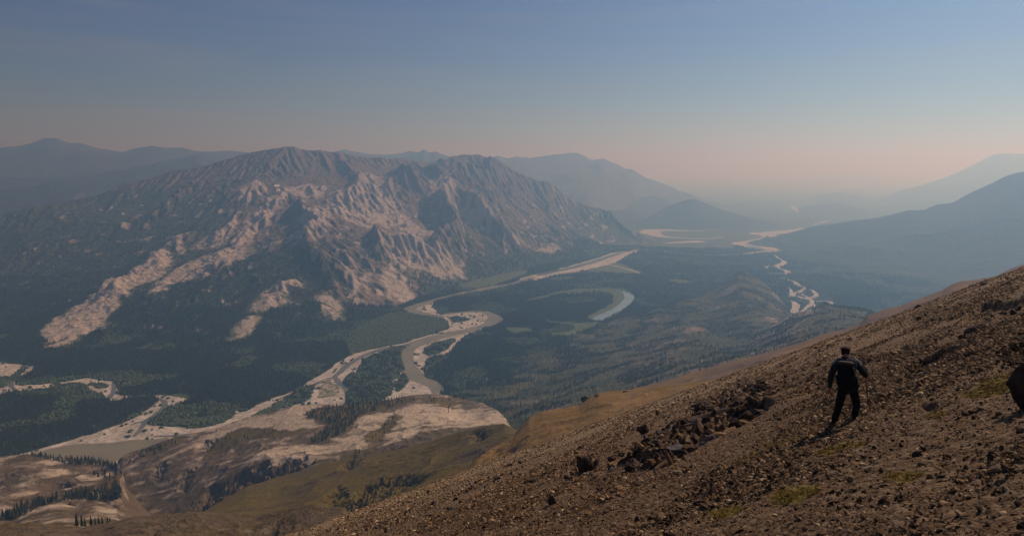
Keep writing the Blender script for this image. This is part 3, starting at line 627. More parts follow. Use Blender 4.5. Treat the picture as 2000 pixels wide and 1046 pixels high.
ridge_full, _r = hill('brown_grass_ridge', [(860, 985, 300), (905, 922, 335), (925, 902, 350), (955, 878, 370), (985, 862, 385), (1003, 850, 395), (1018, 832, 410), (1034, 816, 425), (1060, 803, 430), (1100, 797, 430), (1130, 790, 435), (1150, 776, 440), (1170, 766, 440), (1200, 763, 440), (1235, 759, 440), (1300, 753, 430), (1360, 745, 420), (1420, 737, 400), (1480, 722, 380), (1560, 700, 360)],
    [(860, 1005, 215), (1000, 920, 200), (1200, 855, 200), (1480, 765, 200), (1560, 740, 200)], 381, M_brown, 2.2, 45, 620, 260, m_brown(.15, 382, .3), back=.9, R=30, edge=.8, D0=170, D1=560,
    extra=lambda X, Y, T: 0.5 * ridged(X / 9, Y / 9, 4, 84) - 4 * soft_poly(X + 2 * perlin(X / 6, Y / 6, 85), Y + 3 * perlin(X / 6, Y / 6, 86), r_cl, 4) * (0.3 + .5 * ridged(X / 8, Y / 8, 3, 87)))

# ------------------------------------------------------------------ rivers, bars, islands (outlines lie on the valley floor)
def flat_poly(name, poly, z, mat, kind='structure', label=None, cat=None, group=None):
    from mathutils.geometry import tessellate_polygon
    v = [(p[0], p[1], z) for p in poly]
    tri = tessellate_polygon([[Vector(q) for q in v]])
    f = []
    for t in tri:
        a, b, c = [np.array(v[i]) for i in t]
        f.append(t if np.cross(b - a, c - a)[2] > 0 else t[::-1])
    o = mesh_from(name, v, f, mat); tag(o, label, cat, group, kind); return o
def strip(px, wd, wob=0.2, seed=0):
    c = smooth_open(floor_pts(px), 6); n = len(c); d = np.gradient(c, axis=0); d /= np.linalg.norm(d, axis=1)[:, None] + 1e-9
    nrm = np.stack([-d[:, 1], d[:, 0]], 1)
    w_ = np.interp(np.linspace(0, 1, n), np.linspace(0, 1, len(np.atleast_1d(wd))), np.atleast_1d(wd)) if not np.isscalar(wd) else np.full(n, wd)
    k = np.arange(n) * 0.35; l = w_ / 2 * (1 + wob * perlin(k, k * 0, 900 + seed)); r = w_ / 2 * (1 + wob * perlin(k, k * 0 + 5, 950 + seed))
    return np.vstack([c + nrm * l[:, None], (c - nrm * r[:, None])[::-1]])
def strip_mesh(name, px, wd, z, mat, seed=0, wob=.25):
    p = strip(px, wd, wob, seed); n = len(p) // 2; L, R = p[:n], p[n:][::-1]
    v = [(a[0], a[1], z) for a in L] + [(a[0], a[1], z) for a in R]
    f = [(i, n + i, n + i + 1, i + 1) for i in range(n - 1)]
    a, b, c = [np.array(v[i]) for i in f[0][:3]]
    if np.cross(b - a, c - a)[2] < 0: f = [q[::-1] for q in f]
    tag(mesh_from(name, v, f, mat), kind='structure'); return p

def rough_edge(p, amp, seed):
    p = smooth_closed(p, 4); q = p.copy()
    q[:, 0] += amp * perlin(p[:, 0] / 40, p[:, 1] / 40, seed); q[:, 1] += amp * perlin(p[:, 0] / 40 + 9, p[:, 1] / 40, seed); return q
WAT = []
BLOCK = []     # nothing grows tall here
g_main = floor_pts([(1043, 538), (1020, 545), (1002, 553), (950, 561), (901, 571), (859, 582), (824, 591), (796, 599), (792, 604), (803, 612), (830, 616), (859, 621), (873, 628), (876, 641), (845, 652), (810, 662), (792, 669), (754, 676), (719, 683),
  (684, 694), (656, 711), (628, 731), (609, 743), (574, 763), (525, 780), (483, 801), (458, 808), (446, 822), (402, 833), (378, 835), (336, 835), (301, 831), (287, 828), (297, 819), (325, 798), (350, 787), (360, 779), (336, 773), (308, 772), (266, 772),
  (245, 773), (229, 770), (231, 762), (217, 746), (175, 738), (150, 741), (110, 747), (70, 751), (35, 751), (30, 745), (38, 738), (66, 723), (56, 714), (21, 710), (-60, 708), (-60, 790), (0, 770), (21, 765), (70, 761), (133, 749), (168, 751), (178, 763), (199, 770), (210, 781), (231, 783),
  (252, 775), (301, 775), (308, 784), (280, 805), (250, 822), (217, 836), (140, 859), (63, 880), (40, 900), (200, 960), (450, 900), (600, 860), (760, 830), (880, 800), (862, 770), (862, 760), (857, 750), (845, 741), (824, 736), (828, 724), (838, 710), (860, 697), (876, 690), (893, 671), (905, 661), (915, 654), (943, 643), (967, 631),
  (973, 620), (962, 610), (936, 607), (901, 609), (866, 613), (850, 603), (845, 596), (850, 590), (866, 584), (915, 573), (971, 562), (1020, 551)])
pm = rough_edge(g_main, 9, 11); BLOCK.append(pm); flat_poly('gravel_bar', pm, 0.4, M_gravel)
for i, (px, wd) in enumerate([
    ([(1030, 547), (1060, 538), (1100, 531), (1130, 523), (1160, 515), (1190, 505), (1215, 495), (1240, 490)], [110, 120, 160, 190, 150, 90]),
    ([(1235, 490), (1248, 488), (1280, 488), (1320, 494), (1360, 498), (1408, 498), (1456, 496), (1490, 492), (1516, 491)], [60, 40, 45, 60, 110]),
    ([(1518, 491), (1500, 486), (1475, 480), (1455, 475), (1444, 473)], [90, 260, 260, 150]),
    ([(1444, 474), (1480, 471), (1506, 466), (1512, 463), (1500, 459), (1484, 456), (1520, 454), (1560, 450), (1580, 446)], [120, 180, 200, 160, 200, 240, 160]),
    ([(1592, 439), (1606, 434), (1618, 431)], [40, 70, 40]), ([(1588, 423), (1575, 419), (1562, 413), (1550, 406), (1549, 402), (1556, 400)], [30, 60, 75, 65, 55, 30]),
    ([(1416, 462), (1376, 466), (1320, 464), (1288, 461), (1270, 454), (1280, 449), (1320, 450), (1352, 451), (1380, 450)], [20, 60, 90, 150, 220, 160, 60, 20]),
    ([(1225, 473), (1236, 474), (1280, 475), (1332, 473), (1372, 471)], [15, 60, 80, 160]),
    ([(1200, 468), (1220, 470), (1234, 473)], [25, 50, 15]), ([(1165, 512), (1195, 518), (1230, 527), (1262, 537)], [40, 14, 20, 14]),
    ([(1150, 520), (1175, 516), (1200, 509), (1222, 497)], [20, 60, 80, 30]),
    ([(1375, 400), (1400, 398), (1420, 396)], [60, 120, 30]), ([(1480, 384), (1510, 386)], [80, 30]),
    ([(1513, 497), (1519, 504), (1530, 510), (1532, 513), (1518, 520), (1500, 521), (1497, 524)], [10, 15, 22, 28, 40, 35, 8]),
    ([(1515, 520), (1526, 526), (1538, 530), (1539, 534), (1525, 535), (1508, 535), (1504, 533)], [8, 18, 26, 20, 34, 30, 8]),
    ([(1523, 542), (1535, 545), (1550, 550), (1560, 558), (1574, 563)], [8, 14, 16, 22, 10]),
    ([(1574, 562), (1562, 570), (1550, 573), (1545, 580), (1537, 579)], [10, 18, 20, 18, 6]), ([(1541, 561), (1545, 568), (1545, 576), (1552, 582)], [4, 10, 10, 4]),
    ([(1552, 577), (1565, 581), (1578, 585), (1592, 588), (1608, 588), (1620, 590), (1627, 596)], [14, 24, 20, 26, 22, 20, 8]),
    ([(1580, 565), (1588, 568), (1594, 576), (1590, 581), (1580, 582), (1560, 573)], [6, 14, 18, 20, 12, 5]),
    ([(1560, 572), (1568, 576), (1580, 582), (1586, 590), (1578, 600), (1570, 606), (1562, 612)], [6, 14, 16, 14, 16, 10, 18]),
    ([(1543, 586), (1551, 591), (1555, 598), (1552, 606), (1550, 614)], [5, 18, 24, 20, 26]), ([(1568, 606), (1585, 607), (1600, 603), (1610, 600)], [14, 20, 14, 6]),
    ([(1584, 590), (1590, 596), (1592, 602)], [10, 10, 4]), ([(1552, 584), (1562, 586), (1566, 590)], [6, 10, 4]),
    ([(600, 800), (612, 785), (609, 750), (615, 744)], [60, 40, 30, 30])]):
    BLOCK.append(strip_mesh('gravel_channel', px, (np.array(wd) * 1.55 if 12 < i < 25 else wd), 0.45 + 0.01 * i, M_gravel, i, .25))
rs = rough_edge(floor_pts([(925, 745), (940, 738), (962, 740), (960, 758), (940, 762), (928, 758)]), 14, 31); flat_poly('rock_slide', rs, .5, M_gravel)
# water
silt = [([(1043, 541), (1000, 555), (950, 564), (900, 574), (850, 586), (815, 597), (801, 604), (815, 611), (845, 616), (868, 620)], [45, 50, 50, 45, 45, 50, 60, 50, 45, 40]),
        ([(868, 613), (905, 610), (940, 609), (962, 615), (966, 625), (950, 636), (915, 645), (880, 652), (840, 662), (808, 673), (794, 684), (792, 700), (796, 716), (806, 730), (822, 741), (840, 748), (853, 757), (855, 768)], [30, 22, 30, 45, 70, 60, 55, 60, 60, 68, 56, 52, 54, 58, 50, 46, 38, 30])]
for i, (px, wd) in enumerate(silt): WAT.append(strip_mesh('river', px, wd, 0.9 + .02 * i, M_silt, 40 + i, .08))
for i, (px, wd) in enumerate([
    ([(1240, 489), (1215, 493), (1190, 501), (1160, 511), (1120, 522), (1080, 531), (1050, 538)], [30, 40, 50, 60, 50, 45]),
    ([(800, 674), (754, 680), (722, 690), (700, 700), (680, 712), (664, 727), (650, 738), (640, 740), (612, 752), (580, 766), (540, 781)], [30, 24, 20, 22, 24, 18, 14, 16, 14, 10, 6]),
    ([(664, 727), (655, 735), (660, 745), (672, 755), (678, 765), (680, 778)], [8, 14, 18, 16, 14, 8]),
    ([(28, 735), (22, 750), (26, 758), (40, 765)], [8, 12, 10, 4]), ([(30, 733), (45, 722), (62, 718)], [8, 8, 3]),
    ([(222, 748), (222, 765), (213, 778)], [8, 14, 14]), ([(312, 778), (322, 786), (318, 797), (300, 812), (285, 822), (275, 838), (262, 852)], [8, 14, 12, 12, 14, 10, 9]),
    ([(322, 789), (335, 797), (345, 803)], [8, 7, 3]), ([(283, 822), (265, 826), (255, 830)], [8, 6, 3]),
    ([(440, 838), (400, 845), (350, 850), (300, 852)], [3, 10, 10, 4]),
    ([(1506, 489), (1480, 484), (1455, 477)], [20, 50, 25])]):
    WAT.append(strip_mesh('river', px, wd, 1.0 + .02 * i, M_clear, 60 + i, .3))
pool = rough_edge(floor_pts([(60, 895), (72, 884), (110, 874), (145, 868), (180, 866), (215, 865), (260, 859), (300, 858), (330, 856), (290, 880), (150, 915)]), 2, 5)
flat_poly('river_pool', pool, 0.98, M_silt)
lake = rough_edge(floor_pts([(1214, 571), (1228, 571), (1238, 578), (1236, 589), (1226, 600), (1208, 610), (1190, 620), (1174, 626), (1156, 625), (1163, 618), (1180, 611), (1200, 601), (1214, 590), (1221, 581)]), 4, 6)
WAT.append(lake); flat_poly('oxbow_lake', lake, 1.3, M_lake)
pond = rough_edge(floor_pts([(1112, 655), (1116, 650), (1124, 649), (1122, 654)]), 1, 7); flat_poly('pond', pond, 1.35, M_lake)
MEAD = []
for i, px in enumerate([
    [(1020, 588), (1060, 578), (1100, 568), (1150, 563), (1195, 563), (1225, 566), (1216, 574), (1222, 582), (1212, 594), (1190, 607), (1165, 620), (1150, 626), (1150, 616), (1180, 602), (1196, 590), (1196, 578), (1180, 572), (1140, 571), (1090, 576), (1050, 586)],
    [(1060, 626), (1100, 628), (1140, 630), (1165, 628), (1172, 630), (1150, 642), (1130, 650), (1110, 656), (1085, 656), (1068, 650), (1100, 648), (1118, 643), (1120, 635), (1080, 632)],
    [(895, 560), (920, 545), (960, 532), (1020, 527), (1030, 531), (1005, 545), (970, 556), (930, 562)], [(1075, 543), (1110, 541), (1125, 545), (1085, 547)],
    [(990, 640), (1030, 640), (1040, 648), (1000, 650)], [(1310, 545), (1345, 548), (1350, 554), (1315, 552)], [(305, 830), (360, 832), (400, 828), (395, 834), (320, 836)], [(330, 772), (352, 768), (370, 775), (362, 782)],
    [(1260, 452), (1320, 455), (1400, 458), (1500, 452), (1440, 462), (1340, 461), (1290, 459)], [(1240, 480), (1330, 478), (1420, 480), (1430, 485), (1320, 484)], [(1200, 512), (1230, 522), (1258, 535), (1200, 534), (1130, 528), (1150, 520)]]):
    p = rough_edge(floor_pts(px), 8, 20 + i); MEAD.append(p); flat_poly('marsh_meadow', p, 0.2 + .02 * i, M_meadow)
ISL = []; SCRUB = []
for i, px in enumerate([
    [(791, 676), (783, 692), (785, 709), (789, 720), (780, 732), (770, 745), (764, 764), (745, 785), (720, 800), (673, 800), (680, 764), (687, 743), (701, 718), (708, 703), (738, 690), (764, 680)],
    [(775, 764), (773, 748), (780, 736), (789, 729), (798, 739), (796, 750), (786, 759)], [(829, 680), (845, 673), (868, 665), (887, 661), (888, 668), (862, 687), (838, 694), (830, 690)],
    [(841, 698), (858, 694), (876, 695), (868, 704), (848, 716), (829, 730), (829, 715)], [(672, 743), (684, 730), (694, 728), (688, 750), (677, 757)],
    [(486, 819), (515, 800), (546, 784), (580, 765), (608, 752), (612, 770), (595, 785), (540, 800), (500, 822)], [(178, 747), (194, 747), (208, 753), (200, 757), (185, 756)],
    [(878, 622), (900, 619), (918, 623), (905, 628), (884, 628)], [(21, 735), (40, 722), (55, 716), (50, 726), (34, 738), (10, 755), (-20, 760), (-20, 740)], [(560, 560), (561, 560), (561, 561)]][:-1]):
    p = rough_edge(floor_pts(px), 11, 60 + i); ISL.append(p); flat_poly('wooded_island', p, 1.6 + .02 * i, M_floor)
sc_p = rough_edge(floor_pts([(626, 753), (634, 743), (645, 741), (656, 748), (664, 758), (656, 770), (635, 775), (618, 772)]), 16, 90)
b = NB('shrubby_gravel'); n_ = b.noise(1 / 14, 6, .7); b.bump(n_, .8, 2); flat_poly('scrub_bar', sc_p, 1.5, b.done(b.mix(b.rng(n_, .44, .54), (0.40, 0.35, 0.29), (0.09, 0.11, 0.05))))
for px in ([(684, 694), (720, 683), (754, 676), (792, 668), (845, 651), (873, 641), (872, 630), (840, 618), (800, 612), (775, 610), (740, 620), (700, 640), (680, 660)], [(300, 832), (340, 836), (400, 833), (446, 822), (420, 815), (350, 822)]):
    p = smooth_closed(floor_pts(px), 3); SCRUB.append(p)

# ------------------------------------------------------------------ scree slope we stand on
def plane_z(X, Y):
    return CAMZ - 2.75 + .381 * X - .379 * Y - .0005 * np.maximum(0, Y - 60) ** 2
moss_px = [[(1590, 892), (1620, 878), (1650, 868), (1690, 866), (1685, 878), (1650, 888), (1620, 898), (1600, 900)], [(1430, 905), (1470, 888), (1520, 868), (1560, 862), (1550, 872), (1500, 890), (1460, 908), (1440, 915)],
           [(1880, 775), (1905, 755), (1940, 735), (1975, 730), (1972, 760), (1950, 775), (1910, 780)], [(1805, 822), (1830, 810), (1850, 812), (1840, 824)],
           [(1500, 975), (1560, 955), (1600, 958), (1570, 985), (1520, 990)], [(1380, 1000), (1430, 985), (1460, 995), (1420, 1015)], [(1720, 935), (1780, 925), (1800, 940), (1750, 955)]]
moss_w = [px_poly(p, plane_z, 2.5, 160) for p in moss_px]
# direction along the bands of stone (roughly the skyline's own direction)
bx, by = math.cos(math.radians(52)), math.sin(math.radians(52))
def coarse(X, Y):
    u = X * bx + Y * by; v = -X * by + Y * bx
    wv = v + 1.5 * perlin(u / 14, v / 9, 501)
    n = fbm(u / 16, wv / 3.0, 4, 502) + 0.6 * fbm(X / 2.2, Y / 2.2, 3, 503)
    return n
def ground_z(X, Y, fine=True):
    u = X * bx + Y * by; v = -X * by + Y * bx
    z = plane_z(X, Y) + 0.22 * fbm(u / 14, v / 5, 4, 505) * sstep(3, 12, Y)
    z = z + 0.10 * fbm(X / 2.4, Y / 2.4, 4, 507) + 0.5 * fbm(X / 40, Y / 40, 3, 509) * sstep(20, 60, Y)
    c = coarse(X, Y); z = z + 0.10 * sstep(0.0, .35, c)
    if fine: z = z + 0.05 * (ridged(X / .5, Y / .5, 4, 511) - .3) + 0.03 * fbm(X / .13, Y / .13, 2, 513) * (Y < 40)
    return z
ledges = [  # broken ledges standing out of the slope: outline of the dark undercut and depth in metres
 ([(1780, 722), (1800, 700), (1830, 690), (1862, 684), (1890, 683), (1868, 696), (1840, 708), (1810, 724), (1790, 730)], .45),
 ([(1888, 618), (1905, 600), (1930, 588), (1965, 582), (2005, 575), (2005, 590), (1960, 605), (1920, 620), (1895, 628)], .5),
 ([(1960, 695), (1985, 676), (2010, 670), (2010, 700), (1980, 708)], .35),
 ([(1182, 912), (1205, 898), (1240, 878), (1275, 878), (1330, 852), (1380, 828), (1440, 800), (1500, 782), (1505, 792), (1450, 820), (1400, 842), (1350, 876), (1290, 902), (1240, 908)], .55), ([(1310, 832), (1360, 800), (1410, 775), (1470, 745), (1475, 752), (1420, 785), (1370, 812)], .35),
 ([(1800, 795), (1830, 790), (1850, 794), (1830, 806), (1805, 808)], .2), ([(1560, 770), (1600, 745), (1640, 735), (1600, 760)], .25)]
led_w = [(px_poly(p, plane_z, 2.5, 160), d) for p, d in ledges]
def slope_z(X, Y, fine=True):
    z = ground_z(X, Y, fine)
    for p, d in led_w: z = z - d * soft_poly(X + .12 * perlin(X / .4, Y / .4, 521), Y + .12 * perlin(X / .4, Y / .4, 522), p, .18)
    return z
def scree_mat():
    b = NB('scree_earth'); r, g, _ = b.mask()[:3]
    n1 = b.noise(0.12, 6, .65, stretch=(1, 1, 1)); n2 = b.noise(3.0, 8, .75); v = b.voro(9.0); v2 = b.voro(22.0)
    c = b.mix(b.rng(n1, .35, .65), (0.105, 0.064, 0.031), (0.150, 0.095, 0.048))
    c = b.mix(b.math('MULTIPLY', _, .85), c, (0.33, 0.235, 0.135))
    c = b.mix(b.rng(n2, .35, .7, 0, .7), c, (0.055, 0.034, 0.021))
    vc = b.n.new('ShaderNodeSeparateColor'); b.L(v.outputs['Color'], vc.inputs[0])
    c = b.mix(b.rng(vc.outputs[0], .55, .95, 0, .5), c, (0.27, 0.20, 0.13))
    fg = b.rng(b.math('ADD', g, b.math('MULTIPLY', b.math('SUBTRACT', n2, .5), 1.4)), .4, .65)
    c = b.mix(b.math('MULTIPLY', fg, .8), c, (0.15, 0.115, 0.018))
    h = b.math('ADD', b.math('MULTIPLY', v.outputs['Distance'], -.6), b.math('ADD', n2, b.math('MULTIPLY', v2.outputs['Distance'], -.3)))
    b.bump(h, 1.0, .06); return b.done(c)
M_scree = scree_mat()
X, Y = polar(-.62, 1.0, 1000, 1.6, 330, 1100)
MS = sum(soft_poly(X, Y, p, .35) for p in moss_w).clip(0, 1)
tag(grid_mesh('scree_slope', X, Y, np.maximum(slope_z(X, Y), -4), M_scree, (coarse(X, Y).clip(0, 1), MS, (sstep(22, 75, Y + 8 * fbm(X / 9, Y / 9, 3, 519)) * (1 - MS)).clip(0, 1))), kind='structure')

def rock_shape(seed, flat=(1, 1, .5), sub=3, cuts=12, rough=.04, lo=.55, hi=.85):
    """an angular stone: a ball cut by planes, then roughened; returns verts, faces"""
    r = np.random.default_rng(seed); import bmesh
    bm = bmesh.new(); bmesh.ops.create_icosphere(bm, subdivisions=sub, radius=1.0)
    v = np.array([q.co[:] for q in bm.verts]); f = [[w_.index for w_ in q.verts] for q in bm.faces]; bm.free()
    for _ in range(cuts):
        n = r.normal(size=3); n /= np.linalg.norm(n); d = r.uniform(lo, hi); k = v @ n - d; v = v - np.outer(np.maximum(k, 0) * .96, n)
    if rough:
        v = v * (1 + rough * fbm(v[:, 0] * 2.2 + seed, v[:, 1] * 2.2 + v[:, 2] * 1.7, 4, seed))[:, None]
        v += rough * .6 * np.stack([perlin(v[:, (i + 1) % 3] * 6, v[:, (i + 2) % 3] * 6, seed + i) for i in range(3)], 1)
    return v * np.array(flat), f

def stone_mat(name, c1, c2, sc=3.0, dist=.02):
    b = NB(name); n = b.noise(sc, 6, .7); o = b.n.new('ShaderNodeObjectInfo')
    c = b.mix(b.rng(n, .3, .7), c1, c2)
    k = b.n.new('ShaderNodeHueSaturation'); b.L(c, k.inputs['Color']); b.L(b.rng(o.outputs['Random'], 0, 1, .45, 1.55), k.inputs['Value'])
    b.bump(n, .6, dist); b.L(k.outputs[0], b.b.inputs['Base Color']); return b.m
M_stone = stone_mat('scree_stone', (0.215, 0.138, 0.070), (0.105, 0.064, 0.033))
M_stone_p = stone_mat('pale_scree_stone', (0.46, 0.345, 0.20), (0.28, 0.195, 0.11))
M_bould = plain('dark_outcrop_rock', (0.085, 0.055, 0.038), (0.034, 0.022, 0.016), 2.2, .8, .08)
M_bould_g = plain('grey_outcrop_rock', (0.15, 0.135, 0.13), (0.06, 0.05, 0.045), 2.2, .8, .06)
M_slab = plain('brown_slab_rock', (0.17, 0.115, 0.075), (0.09, 0.06, 0.04), 3, .6, .04)

def instancer(name, pts, rot, scl, idx, protos):
    """one object that sets small shapes on many points"""
    me = bpy.data.meshes.new(name); me.vertices.add(len(pts)); me.vertices.foreach_set('co', np.asarray(pts, np.float32).ravel())
    for nm, arr in (('rot', rot), ('scl', scl)):
        a = me.attributes.new(nm, 'FLOAT_VECTOR', 'POINT'); a.data.foreach_set('vector', np.asarray(arr, np.float32).ravel())
    a = me.attributes.new('idx', 'INT', 'POINT'); a.data.foreach_set('value', np.asarray(idx, np.int32))
    o = link(bpy.data.objects.new(name, me)); col = bpy.data.collections.new(name + '_shapes')
    for p in protos: col.objects.link(p)
    g = bpy.data.node_groups.new(name, 'GeometryNodeTree')
    g.interface.new_socket('Geometry', in_out='INPUT', socket_type='NodeSocketGeometry'); g.interface.new_socket('Geometry', in_out='OUTPUT', socket_type='NodeSocketGeometry')
    N = g.nodes; gi = N.new('NodeGroupInput'); go = N.new('NodeGroupOutput'); ip = N.new('GeometryNodeInstanceOnPoints'); ci = N.new('GeometryNodeCollectionInfo')
    ci.inputs['Collection'].default_value = col; ci.inputs['Separate Children'].default_value = True; ci.inputs['Reset Children'].default_value = True
    def na(nm, ty):
        k = N.new('GeometryNodeInputNamedAttribute'); k.data_type = ty; k.inputs['Name'].default_value = nm; return k.outputs['Attribute']
    e2r = N.new('FunctionNodeEulerToRotation')
    g.links.new(gi.outputs[0], ip.inputs['Points']); g.links.new(ci.outputs[0], ip.inputs['Instance']); ip.inputs['Pick Instance'].default_value = True
    g.links.new(na('idx', 'INT'), ip.inputs['Instance Index']); g.links.new(na('rot', 'FLOAT_VECTOR'), e2r.inputs[0]); g.links.new(e2r.outputs[0], ip.inputs['Rotation'])
    g.links.new(na('scl', 'FLOAT_VECTOR'), ip.inputs['Scale']); g.links.new(ip.outputs[0], go.inputs[0])
    md = o.modifiers.new('scatter', 'NODES'); md.node_group = g
    return o
def proto(name, v, f, mats, mi=None, smooth=False):
    me = bpy.data.meshes.new(name); me.from_pydata([tuple(map(float, q)) for q in v], [], f)
    for m_ in (mats if isinstance(mats, (list, tuple)) else [mats]): me.materials.append(m_)
    if mi is not None: me.polygons.foreach_set('material_index', np.array(mi, np.int32))
    me.polygons.foreach_set('use_smooth', np.full(len(me.polygons), smooth)); return bpy.data.objects.new(name, me)

sp = []
for i in range(6):
    v, f = rock_shape(600 + i, (1, [.8, .6, .7, .5, .9, .65][i], [.35, .28, .5, .22, .4, .3][i]), sub=1 if i < 3 else 2, cuts=10, rough=0, lo=.45, hi=.8)
    sp.append(proto('stone_shape', v, f, M_stone_p if i in (2, 5) else M_stone))
pts = []; scl = []; rot = []; idx = []
for s0, s1, dens, Dm in [(.012, .022, 900, 11), (.018, .035, 680, 20), (.03, .055, 250, 36), (.045, .08, 80, 62), (.08, .14, 17, 105), (.13, .22, 1.6, 150), (.22, .36, .10, 150)]:
    n = int(dens * .70 * Dm * Dm)
    D = np.sqrt(rng.uniform(3.0 ** 2, Dm ** 2, n)); a = rng.uniform(-.52, .86, n); x = a * D
    c = coarse(x, D); keep = rng.random(n) < (0.10 + 0.90 * sstep(-.12, .22, c)) * (1 if s0 < .05 else sstep(-.3, .35, c) + .05)
    near_crest = sstep(35, 80, D) * .3; keep |= rng.random(n) < near_crest * .4
    ms = sum(soft_poly(x, D, p, .3) for p in moss_w).clip(0, 1); keep &= rng.random(n) > ms * .7
    if s0 > .12: keep &= D > (25 if s0 < .2 else 45)
    vis = (CAMZ - plane_z(x, D)) / D < .60
    keep &= vis
    x = x[keep]; D = D[keep]; n = len(x); s = rng.uniform(s0, s1, n) * rng.uniform(.8, 1.3, n)
    z = slope_z(x, D, False)
    pts.append(np.stack([x, D, z + s * .12], 1)); scl.append(np.stack([s * rng.uniform(.7, 1.3, n), s * rng.uniform(.6, 1.1, n), s * rng.uniform(.6, 1.2, n)], 1))
    rot.append(np.stack([-.34 + rng.normal(0, .33, n), -.34 + rng.normal(0, .33, n), rng.uniform(0, 6.28, n)], 1)); pal = rng.random(n) < .12 + .5 * sstep(22, 70, D); idx.append(np.where(pal, rng.choice([2, 5], n), np.where(rng.random(n) < .16 * (1 - sstep(9, 20, D)), 6, rng.choice([0, 1, 3, 4], n))))  # extra dark stones close to the camera imitate a lens vignette
pts = np.vstack(pts); print('stones', len(pts))
for q, n, lo_, hi_ in (([(1180, 918), (1240, 872), (1300, 838), (1380, 785), (1480, 738), (1515, 775), (1440, 830), (1360, 870), (1290, 910)], 1300, .06, .42), ([(1100, 940), (1120, 895), (1170, 890), (1180, 915), (1130, 945)], 50, .06, .22), ([(1775, 735), (1800, 700), (1890, 680), (1900, 700), (1830, 735)], 120, .04, .14), ([(1890, 640), (1920, 595), (2010, 570), (2010, 610), (1930, 645)], 120, .05, .18), ([(1950, 700), (2000, 670), (2010, 700), (1970, 720)], 50, .04, .12), ([(690, 1040), (900, 950), (1000, 925), (1000, 940), (760, 1046)], 120, .10, .26)):
    p = px_poly(q, plane_z, 2.5, 200); l_, h_ = p.min(0), p.max(0); c = rng.uniform(l_, h_, (n * 4, 2)); c = c[inside(c[:, 0], c[:, 1], p)][:n]; n = len(c); s = lo_ + (hi_ - lo_) * rng.random(n) ** 2.2
    pts = np.vstack([pts, np.stack([c[:, 0], c[:, 1], slope_z(c[:, 0], c[:, 1], False) + s * .15], 1)]); scl.append(np.stack([s * rng.uniform(.8, 1.5, n), s * rng.uniform(.6, 1.1, n), s * rng.uniform(.6, 1.4, n)], 1))
    rot.append(np.stack([-.34 + rng.normal(0, .4, n), -.34 + rng.normal(0, .4, n), rng.uniform(0, 6.28, n)], 1)); idx.append(rng.choice([0, 1, 3, 4, 6, 6, 7], n))
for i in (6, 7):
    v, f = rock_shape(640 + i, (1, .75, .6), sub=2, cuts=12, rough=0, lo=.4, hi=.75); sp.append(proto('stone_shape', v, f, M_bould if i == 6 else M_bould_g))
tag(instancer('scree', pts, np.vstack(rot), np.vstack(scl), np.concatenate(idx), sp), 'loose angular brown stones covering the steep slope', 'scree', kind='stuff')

# low yellow-green mats of grass and moss between the stones
mp_, mr_, ms_ = [], [], []
for p in moss_w:
    lo, hi = p.min(0), p.max(0); ar = (hi - lo).prod(); n = int(min(9000, ar * 420)); q = rng.uniform(lo, hi, (n, 2)); k = inside(q[:, 0] + .25 * perlin(q[:, 0] * 1.5, q[:, 1] * 1.5, 3), q[:, 1], p) & (fbm(q[:, 0] * 2.5, q[:, 1] * 2.5, 3, 77) > -.08)
    q = q[k]; mp_.append(np.stack([q[:, 0], q[:, 1], slope_z(q[:, 0], q[:, 1], False)], 1))
mp_ = np.vstack(mp_); n = len(mp_)
gv, gf = [], []
for k in range(14):
    a = k * 2.4; r_ = .02 + .05 * (k % 5) / 5; c0 = np.array([r_ * math.cos(a), r_ * math.sin(a), 0]); t_ = c0 * 1.7 + np.array([.02 * math.sin(k * 5), .02 * math.cos(k * 3), .030 + .012 * math.sin(k * 9)])
    s_ = np.array([-math.sin(a), math.cos(a), 0]) * .006; b0 = len(gv); gv += [c0 - s_, c0 + s_, t_]; gf.append((b0, b0 + 1, b0 + 2))
M_grass = plain('slope_grass', (0.24, 0.175, 0.03), (0.14, 0.098, 0.02), 6.0)
tag(instancer('ground_grass', mp_, np.stack([rng.normal(0, .2, n), rng.normal(0, .2, n), rng.uniform(0, 6.3, n)], 1), rng.uniform(.45, 1.0, (n, 1)) * np.ones((n, 3)), np.zeros(n), [proto('grass_tuft_shape', gv, gf, M_grass)]),
    'low yellow green grass and moss between the stones of the slope', 'grass', kind='stuff')

# outcrops and larger stones, each a thing of its own
def boulder(px, py, wpx, hpx, seed, mat, label, name='boulder', flat=(1, .8, 1), tilt=0.0, sink=.25, group=None, cuts=22, cat='boulder', rough=.10, yaw=None):
    a, d = march([px], [py], plane_z, 2.5, 200, 1500); x, y = float(a[0]), float(d[0]); m_px = y / F
    v, f = rock_shape(seed, flat, 4, cuts, rough, .3, .75); v = v / np.abs(v).max(0)
    v = v * np.array([wpx * m_px / 2, wpx * m_px * flat[1] / 2, hpx * m_px / 2])
    c, s = math.cos(tilt), math.sin(tilt); v = np.stack([v[:, 0] * c - v[:, 2] * s, v[:, 1], v[:, 0] * s + v[:, 2] * c], 1)
    o = mesh_from(name, v, f, mat); o.location = (x, y, float(slope_z(np.array([x]), np.array([y]), False)[0]) + hpx * m_px * (.5 - sink)); o.rotation_euler = (0, 0, (seed % 7 - 3) * .12 if yaw is None else yaw)
    return tag(o, label, cat, group)
G1 = 'dark outcrops breaking through the scree'
boulder(1141, 926, 46, 56, 1, M_bould, 'tall black boulder standing alone below the broken ledge', group=G1, tilt=.1)
boulder(1164, 917, 20, 26, 2, M_bould, 'small jagged rock leaning against the tall black boulder', group=G1)
boulder(1108, 938, 16, 12, 3, M_bould, 'fist sized dark rock just downslope of the tall black boulder', group=G1)
